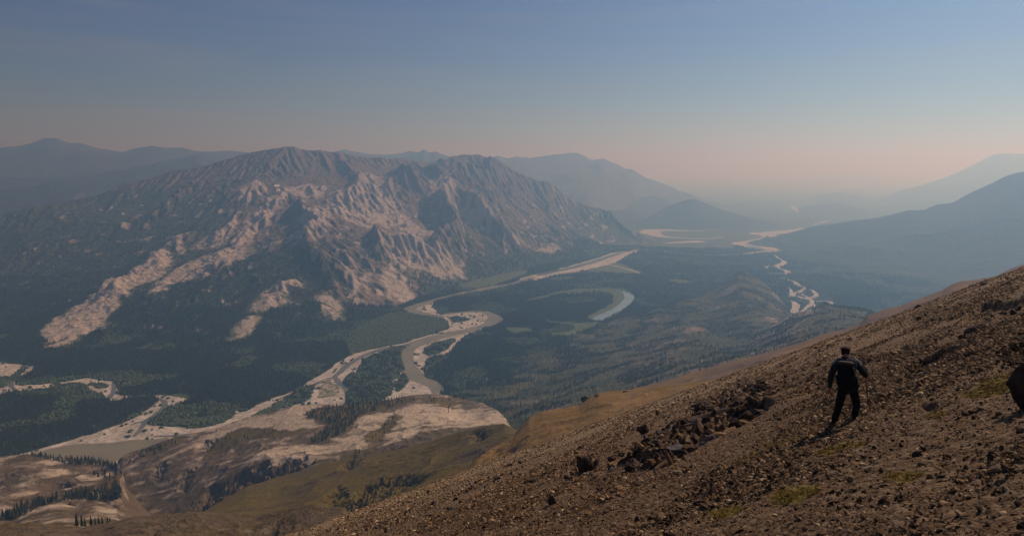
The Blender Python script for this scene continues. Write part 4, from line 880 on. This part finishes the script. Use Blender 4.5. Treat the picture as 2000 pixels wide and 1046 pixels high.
boulder(1228, 898, 60, 42, 4, M_bould, 'broad dark outcrop block beside the pale split stone', group=G1, tilt=.35)
boulder(1250, 893, 12, 22, 5, M_bould_g, 'pale split stone at the foot of the broad dark outcrop block', group=G1)
boulder(1208, 912, 52, 14, 6, M_bould, 'low flat dark ledge below the broad outcrop block', group=G1, flat=(1, .9, 1), tilt=.12)
boulder(1192, 900, 22, 16, 7, M_bould, 'small wedge of rock at the lower end of the outcrop', group=G1)
boulder(1258, 845, 26, 26, 8, M_bould, 'upright dark rock on the coarse stones above the outcrop', group=G1, tilt=.5)
boulder(1296, 880, 50, 50, 9, M_bould, 'largest black undercut block of the broken ledge', group=G1, tilt=.2)
boulder(1316, 862, 60, 26, 10, M_bould_g, 'grey capped block lying over the black undercut', group=G1, tilt=.15, sink=.1)
boulder(1335, 872, 30, 24, 11, M_bould_g, 'grey rubble block at the end of the black undercut', group=G1)
boulder(1365, 850, 50, 26, 12, M_bould, 'reddish brown ledge block in the middle of the ledge', group=G1, tilt=.3)
boulder(1352, 822, 60, 16, 13, M_bould, 'thin dark ledge rock above the grey capped block', group=G1, tilt=.3)
boulder(1388, 842, 22, 20, 14, M_bould_g, 'pale grey block in the light rubble below the ledge', group=G1)
boulder(1407, 833, 26, 18, 15, M_bould_g, 'light grey rubble block next to the long ledge', group=G1)
boulder(1405, 810, 90, 20, 16, M_bould, 'long tilted brown ledge running up the slope', group=G1, tilt=.42)
boulder(1372, 790, 50, 14, 17, M_bould, 'narrow dark ledge near the skyline of the scree', group=G1, tilt=.35)
boulder(1440, 795, 40, 18, 18, M_bould, 'dark block at the upper end of the long ledge', group=G1, tilt=.4)
boulder(1468, 806, 24, 20, 19, M_bould_g, 'blue grey pointed block above the long tilted ledge', group=G1)
boulder(1440, 765, 44, 12, 20, M_bould, 'thin dark rock band just under the bright crest stones', group=G1, tilt=.4)
boulder(1244, 940, 18, 12, 21, M_slab, 'lone brown stone on fine gravel below the outcrops', name='stone', cat='stone')
boulder(1077, 982, 22, 24, 22, M_bould, 'dark jagged stone low on the slope among coarse rubble', name='stone', cat='stone')
boulder(1017, 905, 14, 10, 23, M_bould, 'small dark stone in the gravel far from the outcrops', name='stone', cat='stone')
boulder(1830, 712, 50, 16, 24, M_bould_g, 'grey bedrock rib in the dark hollow upslope of the hiker', name='outcrop', cat='outcrop', tilt=.3)
boulder(1798, 722, 26, 22, 25, M_bould, 'black block at the lower end of the grey bedrock rib', name='outcrop', cat='outcrop')
boulder(1910, 640 + 10, 60, 22, 26, M_bould, 'dark ledge block high on the slope near the skyline', name='outcrop', cat='outcrop', tilt=.5)
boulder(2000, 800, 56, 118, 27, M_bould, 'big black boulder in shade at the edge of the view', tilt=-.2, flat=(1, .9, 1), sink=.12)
boulder(1985, 700, 40, 18, 28, M_bould, 'flat dark rock jutting just above the big black boulder', tilt=.2)
boulder(1918, 806, 26, 13, 29, M_slab, 'flat topped brown slab near the yellow grass patch', name='stone', cat='stone', cuts=8, rough=.05)
boulder(1898, 812, 16, 12, 30, M_slab, 'smaller stone touching the flat topped brown slab', name='stone', cat='stone', cuts=8, rough=.05)
boulder(1793, 601, 16, 11, 31, M_bould, 'dark rock on the skyline of the scree', name='stone', cat='stone')
boulder(1922, 556, 14, 8, 32, M_bould, 'dark flat rock high on the skyline by the brown shoulder', name='stone', cat='stone')
boulder(1945, 930, 34, 16, 33, M_slab, 'brown stone half sunk in the nearest coarse rubble', name='stone', cat='stone')
boulder(1722, 930, 16, 12, 34, M_bould, 'small black stone below the hiker in the open rubble', name='stone', cat='stone')
for i, (x_, y_, w_) in enumerate([(1145, 777, 26), (1166, 770, 14), (1012, 812, 20), (1222, 762, 12)]):
    a, d = march([x_], [y_ + 3], ridge_full, 200, 520, 900)
    if np.isnan(a[0]): continue
    x, y = float(a[0]), float(d[0]); k = y / F * w_ / 2; v, f = rock_shape(70 + i, (1, .8, .5), 3, 12, .12)
    o = mesh_from('crest_rock', v * k, f, M_bould); o.location = (x, y, float(ridge_full(np.array([x]), np.array([y]))[0]) + k * .1)
    tag(o, ['broad dark rock crowning the brown grass ridge', 'smaller dark rock beside the broad one on the grass ridge', 'dark rock where the brown ridge ends above the valley', 'lowest dark rock on the smooth top of the grass ridge'][i], 'rock', 'rocks on the brown grass ridge')

# ------------------------------------------------------------------ trees
def spruce(seed, h=1.0, tiers=7, sides=7, wid=.17):
    """verts, faces, material index (0 needles, 1 bark) of a narrow northern spruce of height 1"""
    r = np.random.default_rng(seed); v, f, mi = [], [], []
    for k in range(5):
        a = k * 2 * math.pi / 5; v += [(.018 * math.cos(a), .018 * math.sin(a), -.04)]
    v.append((0, 0, .97)); f += [(k, (k + 1) % 5, 5) for k in range(5)]; mi += [1] * 5
    for t in range(tiers):
        z1 = .05 + .93 * (t / tiers); z2 = min(1.0, z1 + 1.55 / tiers); R = wid * (1 - t / tiers) ** .8 * r.uniform(.8, 1.2) + .012
        c = len(v); v.append((r.normal(0, .006), r.normal(0, .006), z2))
        for k in range(sides * 2):
            a = (k + r.uniform(-.3, .3)) * math.pi / sides; q = R * (r.uniform(.85, 1.25) if k % 2 == 0 else r.uniform(.35, .6))
            v.append((q * math.cos(a), q * math.sin(a), z1 + r.uniform(-.03, .02) + (0 if k % 2 == 0 else .03)))
        for k in range(sides * 2): f.append((c, c + 1 + k, c + 1 + (k + 1) % (sides * 2))); mi.append(0)
    return np.array(v), f, mi
def at_z(x, y):
    z1, rk = m1_z(x, y); z = np.maximum(0, z1)
    return z, rk
protos = [proto('spruce_shape', *spruce(800 + i, tiers=6, sides=5, wid=[.15, .2, .17, .13][i])[:2], [M_spruce, M_bark], spruce(800 + i, tiers=6, sides=5, wid=[.15, .2, .17, .13][i])[2]) for i in range(4)]
v, f = rock_shape(850, (.45, .45, .5), 2, 0, .35); protos.append(proto('willow_shape', v + np.array([0, 0, .35]), f, M_scrub))
def scatter_forest(name, N, D0, D1, seed, label, hmul=1.0):
    r = np.random.default_rng(seed); D = np.sqrt(r.uniform(D0 ** 2, D1 ** 2, N)); a = r.uniform(-.80, .80, N); x = a * D
    z, rk = at_z(x, D)
    zk = np.maximum(kn_full(x, D), low_full(x, D)); on_hill = zk > np.maximum(z, 0); z = np.maximum(z, zk)
    blocked = np.zeros(N, bool)
    for p in BLOCK: blocked |= inside(x, D, p)
    bar = inside(x, D, pm) & (fbm(x / 45, D / 45, 4, 619) > .15) & (r.random(N) < .10)
    for p in MEAD + WAT: blocked |= inside(x, D, p)
    wet = np.zeros(N, bool)
    for p in WAT + [pool]: wet |= inside(x, D, p)
    bar &= ~wet; blocked &= ~bar
    for p in ISL: blocked &= ~inside(x, D, p)
    low = z < 1.0; blocked &= low
    for p in (lake, pond, sc_p): blocked |= inside(x, D, p) & low
    n1 = fbm(x / 90, D / 90, 4, 611)
    pr = np.where(low, .95 - .3 * sstep(.1, .4, n1), 0)
    pr = np.where(~low & ~on_hill, (.9 * (1 - sstep(.25, .5, rk)) * (1 - sstep(110, 420, z)) * (.5 + sstep(-.3, .2, n1))), pr)
    pr = np.where(on_hill, .06 + .75 * sstep(-.1, .22, fbm(x / 120, D / 120, 5, 612)), pr)
    scr = np.zeros(N, bool)
    for p in SCRUB: scr |= inside(x, D, p) & low
    scr |= low & (fbm(x / 260, D / 260, 4, 617) > .16) & (r.random(N) < .75)
    scr |= bar
    isl = np.zeros(N, bool)
    for p in ISL: isl |= inside(x, D, p)
    scr |= isl & (fbm(x / 30, D / 30, 3, 613) > .0)
    keep = (~blocked) & (r.random(N) < pr)
    x, D, z, scr, on_hill = x[keep], D[keep], z[keep], scr[keep], on_hill[keep]; n = len(x); print(name, n)
    h = r.uniform(6.5, 13, n) * np.where(z > 60, .75, 1) * np.where(scr, .55, 1) * np.where(on_hill, .75, 1) * hmul
    wide = np.where(scr, 1.5, r.uniform(.85, 1.3, n)) * (1 + (hmul > 1) * .3)
    return instancer(name, np.stack([x, D, z - .2], 1), np.stack([r.normal(0, .03, n), r.normal(0, .03, n), r.uniform(0, 6.28, n)], 1), np.stack([h * wide, h * wide, h], 1), np.where(scr, 4, r.integers(0, 4, n)), protos)
tag(scatter_forest('forest', 400000, 1050, 3400, 1, ''), 'dark spruce forest filling the valley floor and lower slopes', 'forest', kind='stuff')
tag(scatter_forest('distant_forest', 190000, 3400, 5600, 2, '', 1.25), 'hazy spruce forest far up the valley beyond the river bends', 'forest', kind='stuff')

sv = [spruce(900 + i, tiers=8, sides=6, wid=[.16, .13, .19, .15, .11][i]) for i in range(5)]
sprm = []
for v, f, mi in sv:
    m_ = bpy.data.meshes.new('spruce_tree'); m_.from_pydata([tuple(map(float, q)) for q in v], [], f); m_.materials.append(M_spruce2); m_.materials.append(M_bark); m_.polygons.foreach_set('material_index', np.array(mi, np.int32)); sprm.append(m_)
def add_tree(x, y, z, h, label, group, k):
    o = bpy.data.objects.new('spruce_tree', sprm[k % 5]); o.location = (x, y, z - .15); o.scale = (h * random.uniform(.85, 1.15),) * 2 + (h,); o.rotation_euler = (0, 0, random.uniform(0, 6.28))
    return tag(link(o), label, 'tree', group)
# trees of the terraces: the largest ones are things, the small filling between them is one mass
fill = []
T_ = 'spruces of the limestone terraces'
def terr_pick(px, py, which):
    fn = {'T': lambda X, Y: np.maximum(terr_full(X, Y), -500), 'L': lambda X, Y: left_full(X, Y)}[which]
    return march(px, py, fn, 560, 1700, 700)
budget = 0
for poly, num, which, label in tree_px:
    q = np.array(poly, float); lo, hi = q.min(0), q.max(0); c = rng.uniform(lo, hi, (num * 30, 2)); c = c[inside(c[:, 0], c[:, 1], smooth_closed(q, 3))][:num * 6]
    a, d = terr_pick(c[:, 0], c[:, 1], which); ok = ~np.isnan(a); a, d = a[ok], d[ok]
    fn = terr_full if which == 'T' else left_full
    z = fn(a, d)
    if which == 'T': z = np.maximum(z, 0)
    h = rng.uniform(6.0, 11.5, len(a)) * (.8 if 'small' in label or 'stunted' in label or 'young' in label else 1)
    for j in range(len(a)):
        if j < num * .88 and budget < 292: add_tree(a[j], d[j], z[j], h[j], label, T_, j); budget += 1
        elif num > 40: fill.append((a[j], d[j], z[j], h[j] * .8))
# five big ones in front of the pale lobe
for px_, lb in ((150, 'first'), (160, 'tallest'), (166, 'x'), (178, 'x'), (186, 'x'), (193, 'x'), (200, 'x'), (210, 'x'), (215, 'x')):
    h_px = {150: 19, 160: 17, 166: 9, 178: 13, 186: 9, 193: 10, 200: 9, 210: 10, 215: 8}[px_]
    x, y, z = P(px_, 1024 + (px_ > 170) * -2, 470); z0 = float(near_full(np.array([x]), np.array([y]))[0])
    add_tree(x, y, z - 1, 470 / F * (h_px + 10), {150: 'tall black spruce tip at the start of the short row behind the brown knoll', 160: 'second tall black spruce tip of the short row behind the brown knoll'}.get(px_, 'low spruce top in the short row peeping over the brown knoll'), 'short row of spruces behind the brown knoll', px_)
fill = np.array(fill); n = len(fill)
tag(instancer('terrace_forest', fill[:, :3] - np.array([0, 0, .2]), np.stack([np.zeros(n), np.zeros(n), rng.uniform(0, 6.28, n)], 1), fill[:, 3:4] * np.ones((n, 3)), rng.integers(0, 4, n), protos[:4]), 'smaller spruces filling the woods on and behind the terraces', 'forest', kind='stuff')

# snow left in the high gullies and a pale boulder on the river bank
for i, (x_, y_, s_) in enumerate([(540, 364, 14), (543, 370, 9)]):
    a, d = march([x_], [y_], lambda X, Y: m1_z(X, Y)[0], 3000, 6500, 1500); 
    if np.isnan(a[0]): continue
    th = np.linspace(0, 2 * math.pi, 14, endpoint=False); rr = s_ * (1 + .35 * np.sin(th * 3 + i)); vx = a[0] + rr * np.cos(th); vy = d[0] + rr * 1.8 * np.sin(th)
    vz = m1_z(vx, vy)[0] + 1.5; vv = [(a[0], d[0], float(m1_z(a, d)[0][0]) + 3.0)] + list(zip(vx, vy, vz)); k = len(vv)
    base = [(p[0], p[1], p[2] - 6) for p in vv[1:]]; vv += base
    ff = [(0, 1 + j, 1 + (j + 1) % 14) for j in range(14)] + [(1 + j, k + j, k + (j + 1) % 14, 1 + (j + 1) % 14) for j in range(14)]
    tag(mesh_from('snow_patch', vv, ff, M_snow), ['larger white snow patch high in the green bowl of the mountain', 'smaller white snow patch just under the larger one'][i], 'snow patch', 'snow patches on the mountain')
fx, fy = floor_pts([(462, 806)])[0]; v, f = rock_shape(91, (1.3, 1, .8), 3, 12, .08)
o = mesh_from('boulder', v * 4.5, f, M_snow); o.location = (fx, fy, 2.2); tag(o, 'single white boulder on the bank where forest meets gravel', 'boulder')

# ------------------------------------------------------------------ the hiker
def pmat(name, c, rough=.9, c2=None, sc=14): return plain(name, c, c2 or tuple(q * .7 for q in c), sc, .25, .004, rough)
M_skin = pmat('skin', (.42, .22, .15), .6); M_jack = pmat('jacket_fabric', (.030, .038, .046)); M_jgrey = pmat('grey_fabric', (.26, .265, .27)); M_pant = pmat('trouser_fabric', (.010, .010, .012))
M_pack = pmat('pack_fabric', (.008, .008, .009)); M_pack2 = pmat('pack_lid_fabric', (.09, .08, .075)); M_cap = pmat('cap_fabric', (.035, .016, .012)); M_boot = pmat('boot_leather', (.012, .010, .009), .6); M_hair = pmat('hair', (.02, .012, .008))  # lid colour is lightened to put a highlight on the pack
M_red = pmat('red_lacquer', (.45, .03, .02), .35); M_carb = pmat('dark_shaft', (.02, .02, .022), .35); M_cork = pmat('grip_foam', (.12, .10, .09)); M_eye = pmat('eye_dark', (.02, .02, .02), .3)
def skin_mesh(name, nodes, edges, mat, parent, root=0, sub=2):
    me = bpy.data.meshes.new(name); me.from_pydata([tuple(map(float, n[0])) for n in nodes], edges, []); o = link(bpy.data.objects.new(name, me))
    m = o.modifiers.new('s', 'SKIN'); m.use_smooth_shade = True
    if not me.skin_vertices:
        import bmesh
        b = bmesh.new(); b.from_mesh(me); b.verts.layers.skin.verify(); b.to_mesh(me); b.free()
    for i, n in enumerate(nodes):
        r_ = n[1]; me.skin_vertices[0].data[i].radius = r_ if isinstance(r_, tuple) else (r_, r_); me.skin_vertices[0].data[i].use_root = (i == root)
    m2 = o.modifiers.new('u', 'SUBSURF'); m2.levels = m2.render_levels = sub
    bpy.context.view_layer.update(); dg = bpy.context.evaluated_depsgraph_get()
    nm = bpy.data.meshes.new_from_object(o.evaluated_get(dg)); nm.name = name; o.modifiers.clear(); o.data = nm
    nm.materials.clear(); nm.materials.append(mat); nm.polygons.foreach_set('use_smooth', np.ones(len(nm.polygons), bool))
    if parent is not None: o.parent = parent; o.matrix_parent_inverse = parent.matrix_world.inverted()
    return o
def gpt(x, y):
    a, d = march([x], [y], plane_z, 5, 40, 900); X_, Y_ = float(a[0]), float(d[0])
    return np.array([X_, Y_, float(slope_z(np.array([X_]), np.array([Y_]), False)[0])])
FL, FR = gpt(1628, 838), gpt(1668, 824); D0 = (FL[1] + FR[1]) / 2 + .02
def J(x, y, d=0.0): return P(x, y, D0 + d)
kpx = D0 / F
person = bpy.data.objects.new('person', None); link(person); person.location = tuple((FL + FR) / 2); bpy.context.view_layer.update()
tag(person, 'hiker in dark jacket and trousers climbing the scree slope with a pole', 'person')
ankL = FL + np.array([.02, .05, .10]); ankR = FR + np.array([.02, .05, .10])
pel = J(1656, 753, .0); hipL = J(1647, 757, -.02); hipR = J(1665, 757, .03)
kneeL = J(1637, 796, .05); kneeR = J(1674, 791, .16)
waist = J(1655, 738, .03); chest = J(1653, 715, .10); neck = J(1652, 699, .16); hb = J(1651.5, 691, .20); ht = J(1651.5, 684, .24)
shL = J(1634, 707, .06); elL = J(1623, 732, -.03); wrL = J(1620, 757, .06)
shR = J(1671, 706, .16); elR = J(1692, 735, .12); wrR = J(1689, 717, .26)
fwd = np.array([.42, .90, 0.1]); fwd /= np.linalg.norm(fwd); rt = np.cross(fwd, [0, 0, 1]); rt /= np.linalg.norm(rt); up = np.cross(rt, fwd)
N_, E_ = [], []
def nd(p, r, par=None):
    N_.append((np.array(p), r)); i = len(N_) - 1
    if par is not None: E_.append((par, i))
    return i
p0 = nd(pel, (.15, .11)); w0 = nd(waist, (.14, .10), p0); c0 = nd(chest, (.17, .11), w0); n0 = nd(neck, .058, c0); h0 = nd(hb, (.075, .085), n0); h1 = nd(ht, (.085, .10), h0); nd(ht + up * .06, (.075, .085), h1)
nd(ht + fwd * .115 - up * .01, .014, h1); nd(ht + rt * .085, .02, h1); nd(ht - rt * .085, .02, h1)
def arm(sh, el, wr, hand_dir, curl, side, grip):
    s_ = nd(sh, .06, c0); m_ = nd((sh + el) / 2, .048, s_); e_ = nd(el, .042, m_); f_ = nd((el + wr) / 2, .038, e_); w_ = nd(wr, .027, f_)
    hd = hand_dir / np.linalg.norm(hand_dir); cu = curl - hd * (curl @ hd); cu /= np.linalg.norm(cu); sd_ = np.cross(hd, cu)
    pm_ = nd(wr + hd * .05, (.034, .018), w_)
    for k in range(4):
        L = [.040, .045, .042, .034][k]; r0 = wr + hd * .092 + sd_ * (k - 1.5) * .021; a = nd(r0, .0095, pm_); ang = 0; q = r0
        for j in range(3):
            ang += (1.25 if grip else .35); q = q + (hd * math.cos(ang) + cu * math.sin(ang)) * L * [1, .7, .55][j]; a = nd(q, .0088 - .0008 * j, a)
    t0 = nd(wr + hd * .035 - sd_ * .035 * side + cu * .01, .012, pm_); t1 = nd(wr + hd * .062 - sd_ * .048 * side + cu * .03, .0105, t0); nd(wr + hd * .08 - sd_ * .035 * side + cu * (.055 if grip else .03), .0095, t1)
arm(shL, elL, wrL, np.array([.05, .05, -1.0]), fwd, 1, False)
arm(shR, elR, wrR, np.array([-.1, .5, .55]), np.array([-.5, .3, -.6]), -1, True)
for hp, kn_, an, ft in ((hipL, kneeL, ankL, FL), (hipR, kneeR, ankR, FR)):
    a = nd(hp, .095, p0); b = nd((hp * .55 + kn_ * .45), .085, a); c = nd(kn_, .058, b); d = nd(kn_ * .6 + an * .4, .056, c); e = nd(an, .038, d); f = nd(an + fwd * .05 - up * .05, .026, e); nd(an + fwd * .15 - up * .045, .018, f)
skin_mesh('body', N_, E_, M_skin, person)
def cloth(name, chains, mat, sub=2, par=person):
    global N_, E_
    N_, E_ = [], []; idx_ = {}
    for ch in chains:
        pr = None
        for key, p, r_ in ch:
            if key in idx_: i = idx_[key]; (E_.append((pr, i)) if pr is not None and pr != i else None)
            else: i = nd(p, r_, pr); idx_[key] = i
            pr = i
    return skin_mesh(name, N_, E_, mat, par, 0, sub)
cloth('jacket', [[('h', J(1655.5, 765, .0), (.215, .17)), ('p', pel, (.205, .16)), ('w', waist, (.195, .15)), ('c', chest, (.215, .165)), ('n', neck - up * .015, (.085, .085))],
   [('c', chest, .2), ('sl', shL + rt * .02, .088), ('ml', (shL + elL) / 2, .078), ('el', elL, .070), ('fl', (elL + wrL) / 2, .060), ('wl', wrL, .045)],
   [('c', chest, .2), ('sr', shR - rt * .02, .088), ('mr', (shR + elR) / 2, .078), ('er', elR, .074), ('fr', (elR + wrR) / 2, .060), ('wr', wrR, .045)]], M_jack)
cloth('trousers', [[('p', pel, (.165, .13)), ('hl', hipL, .115), ('tl', hipL * .5 + kneeL * .5, .105), ('kl', kneeL, .088), ('sl', kneeL * .5 + ankL * .5, .082), ('al', ankL - up * .035 - fwd * .01, .08)],
   [('p', pel, .16), ('hr', hipR, .115), ('tr', hipR * .5 + kneeR * .5, .105), ('kr', kneeR, .088), ('sr', kneeR * .5 + ankR * .5, .082), ('ar', ankR - up * .035 - fwd * .01, .08)]], M_pant)
for an in (ankL, ankR):
    bt = cloth('boot', [[('t', an + up * .05, .062), ('a', an - up * .02, .062), ('m', an + fwd * .07 - up * .055, (.052, .045)), ('f', an + fwd * .19 - up * .045, (.05, .036))], [('a', an, .05), ('h', an - fwd * .045 - up * .055, .045)]], M_boot, 1)
cloth('cap', [[('b', ht - up * .035 - fwd * .01, (.118, .132)), ('m', ht + up * .03, (.118, .128)), ('t', ht + up * .095, (.09, .10))]], M_cap)
cloth('cap_brim', [[('b', ht + up * .045 + fwd * .08, (.065, .012)), ('t', ht + up * .03 + fwd * .17, (.045, .010))]], M_cap)
cloth('hair', [[('b', ht - fwd * .03 + up * .02, (.108, .105)), ('m', ht - up * .06 - fwd * .04, (.10, .085)), ('t', ht - up * .12 - fwd * .03, (.08, .065))]], M_hair)
cloth('collar', [[('b', neck - up * .03, (.12, .11)), ('t', neck + up * .06, (.100, .095))]], M_jack)
cloth('shoulder_patch', [[('a', shL + up * .045 + rt * .05, (.05, .05)), ('b', shL + up * .02 - rt * .02, (.062, .062)), ('c', shL * .72 + elL * .28 - rt * .012, (.07, .072))]], M_jgrey)
cloth('shoulder_patch', [[('a', shR + up * .05 - rt * .05, (.045, .045)), ('b', shR + up * .02 + rt * .01, (.068, .068)), ('c', shR * .6 + elR * .4 + rt * .016, (.07, .072))]], M_jgrey)
cloth('cuff', [[('a', elR * .45 + wrR * .55, .062), ('b', elR * .2 + wrR * .8, .055)]], M_jgrey)
for sg in (-1, 1):
    v, f = rock_shape(3, (1, 1, 1), 2, 0, 0); e = mesh_from('eye', v * .011 + (ht + fwd * .093 + rt * .032 * sg + up * .012 - np.array(person.location)), f, M_eye, True, person)
# backpack: bag, lid, pockets, straps
bc = (waist * .45 + chest * .55) - fwd * .27
def pillow(name, c, ax, size, mat, parent, pw=3.2):
    import bmesh
    b = bmesh.new(); bmesh.ops.create_icosphere(b, subdivisions=4, radius=1.0); v = np.array([q.co[:] for q in b.verts]); f = [[w_.index for w_ in q.verts] for q in b.faces]; b.free()
    k = (np.abs(v) ** pw).sum(1) ** (-1 / pw); v = v * k[:, None]; v = v * (1 + .03 * fbm(v[:, 0] * 2 + v[:, 1], v[:, 2] * 3, 3, 5))[:, None]
    v = sum(np.outer(v[:, i] * size[i], ax[i]) for i in range(3)) + c - np.array(parent.location); return mesh_from(name, v, f, mat, True, parent)
pack = link(bpy.data.objects.new('backpack', None)); pack.location = tuple(bc); tag(pack, 'black backpack worn on the back of the hiker', 'backpack')
lean = (neck - pel) / np.linalg.norm(neck - pel); axp = (rt, np.cross(lean, rt), lean)
pillow('main_bag', bc, axp, (.185, .15, .285), M_pack, pack); pillow('lid', bc + lean * .285, axp, (.17, .15, .05), M_pack2, pack, 2.6)
pillow('front_pocket', bc - fwd * .15 - lean * .06, axp, (.135, .06, .16), M_pack, pack); pillow('side_pocket', bc + rt * .185 - lean * .1, axp, (.04, .07, .12), M_pack, pack); pillow('side_pocket', bc - rt * .185 - lean * .1, axp, (.04, .07, .12), M_pack, pack)
bpy.context.view_layer.update()
for sg, sh in ((-1, shL), (1, shR)):
    top = bc + lean * .2 + rt * .09 * sg; cloth('strap', [[('a', top, (.028, .012)), ('b', chest + lean * .16 + rt * .11 * sg - fwd * .04, (.03, .014)), ('c', chest + lean * .06 + rt * .13 * sg + fwd * .15, (.028, .012)), ('d', waist + rt * .15 * sg + fwd * .13, (.018, .01)), ('e', bc - lean * .2 + rt * .14 * sg, (.014, .01))]], M_pack, 1, pack)
# trekking pole
g0 = J(1687.5, 709, .33); tipg = gpt(1696, 794.5); pole = link(bpy.data.objects.new('trekking_pole', None)); pole.location = tuple(tipg); tag(pole, 'red and black trekking pole planted by the hand of the hiker', 'trekking pole')
bpy.context.view_layer.update()
def tube(name, a, b, r0, r1, mat, parent, n=10):
    a = np.array(a); b = np.array(b); d = b - a; d /= np.linalg.norm(d); u = np.cross(d, [0, 1, .3]); u /= np.linalg.norm(u); v_ = np.cross(d, u); V = []
    for p_, r_ in ((a, r0), (b, r1)): V += [p_ + r_ * (u * math.cos(t_) + v_ * math.sin(t_)) - np.array(parent.location) for t_ in np.linspace(0, 2 * math.pi, n, endpoint=False)]
    return mesh_from(name, V, [(i, (i + 1) % n, n + (i + 1) % n, n + i) for i in range(n)] + [tuple(range(n))[::-1], tuple(range(n, 2 * n))], mat, False, parent)
pd = g0 - tipg
tube('tip', tipg - pd * .01, tipg + pd * .04, .004, .007, M_jgrey, pole); tube('basket', tipg + pd * .05, tipg + pd * .06, .038, .03, M_carb, pole)
tube('lower_shaft', tipg + pd * .04, tipg + pd * .58, .012, .014, M_carb, pole); tube('upper_shaft', tipg + pd * .58, tipg + pd * .9, .017, .017, M_red, pole)
tube('grip', tipg + pd * .88, tipg + pd * 1.03, .016, .019, M_cork, pole)
cloth('wrist_loop', [[('a', tipg + pd * 1.01, .006), ('b', wrR + up * .03, .006), ('c', wrR - up * .03, .006), ('d', tipg + pd * .97, .006)]], M_pack, 1, pole)

# ------------------------------------------------------------------ air
HB = bpy.data.materials.new('haze_air'); HB.use_nodes = True; t = HB.node_tree
for q in list(t.nodes):
    if q.type == 'BSDF_PRINCIPLED': t.nodes.remove(q)
pv = t.nodes.new('ShaderNodeVolumePrincipled'); pv.inputs['Density'].default_value = HAZE_DENSITY; pv.inputs['Color'].default_value = (*HAZE_COLOR, 1)
pv.inputs['Absorption Color'].default_value = (*HAZE_ABSORB, 1); pv.inputs['Anisotropy'].default_value = HAZE_G
t.links.new(pv.outputs[0], [q for q in t.nodes if q.type == 'OUTPUT_MATERIAL'][0].inputs['Volume'])
x0, x1, y0, y1, z0, z1 = -96000, 96000, -9000, 64000, -5.2, 1340
hv = [(x, y, z) for x in (x0, x1) for y in (y0, y1) for z in (z0, z1)]
hf = [(0, 1, 3, 2), (4, 6, 7, 5), (0, 4, 5, 1), (2, 3, 7, 6), (0, 2, 6, 4), (1, 5, 7, 3)]
tag(mesh_from('haze', hv, hf, HB), kind='stuff')
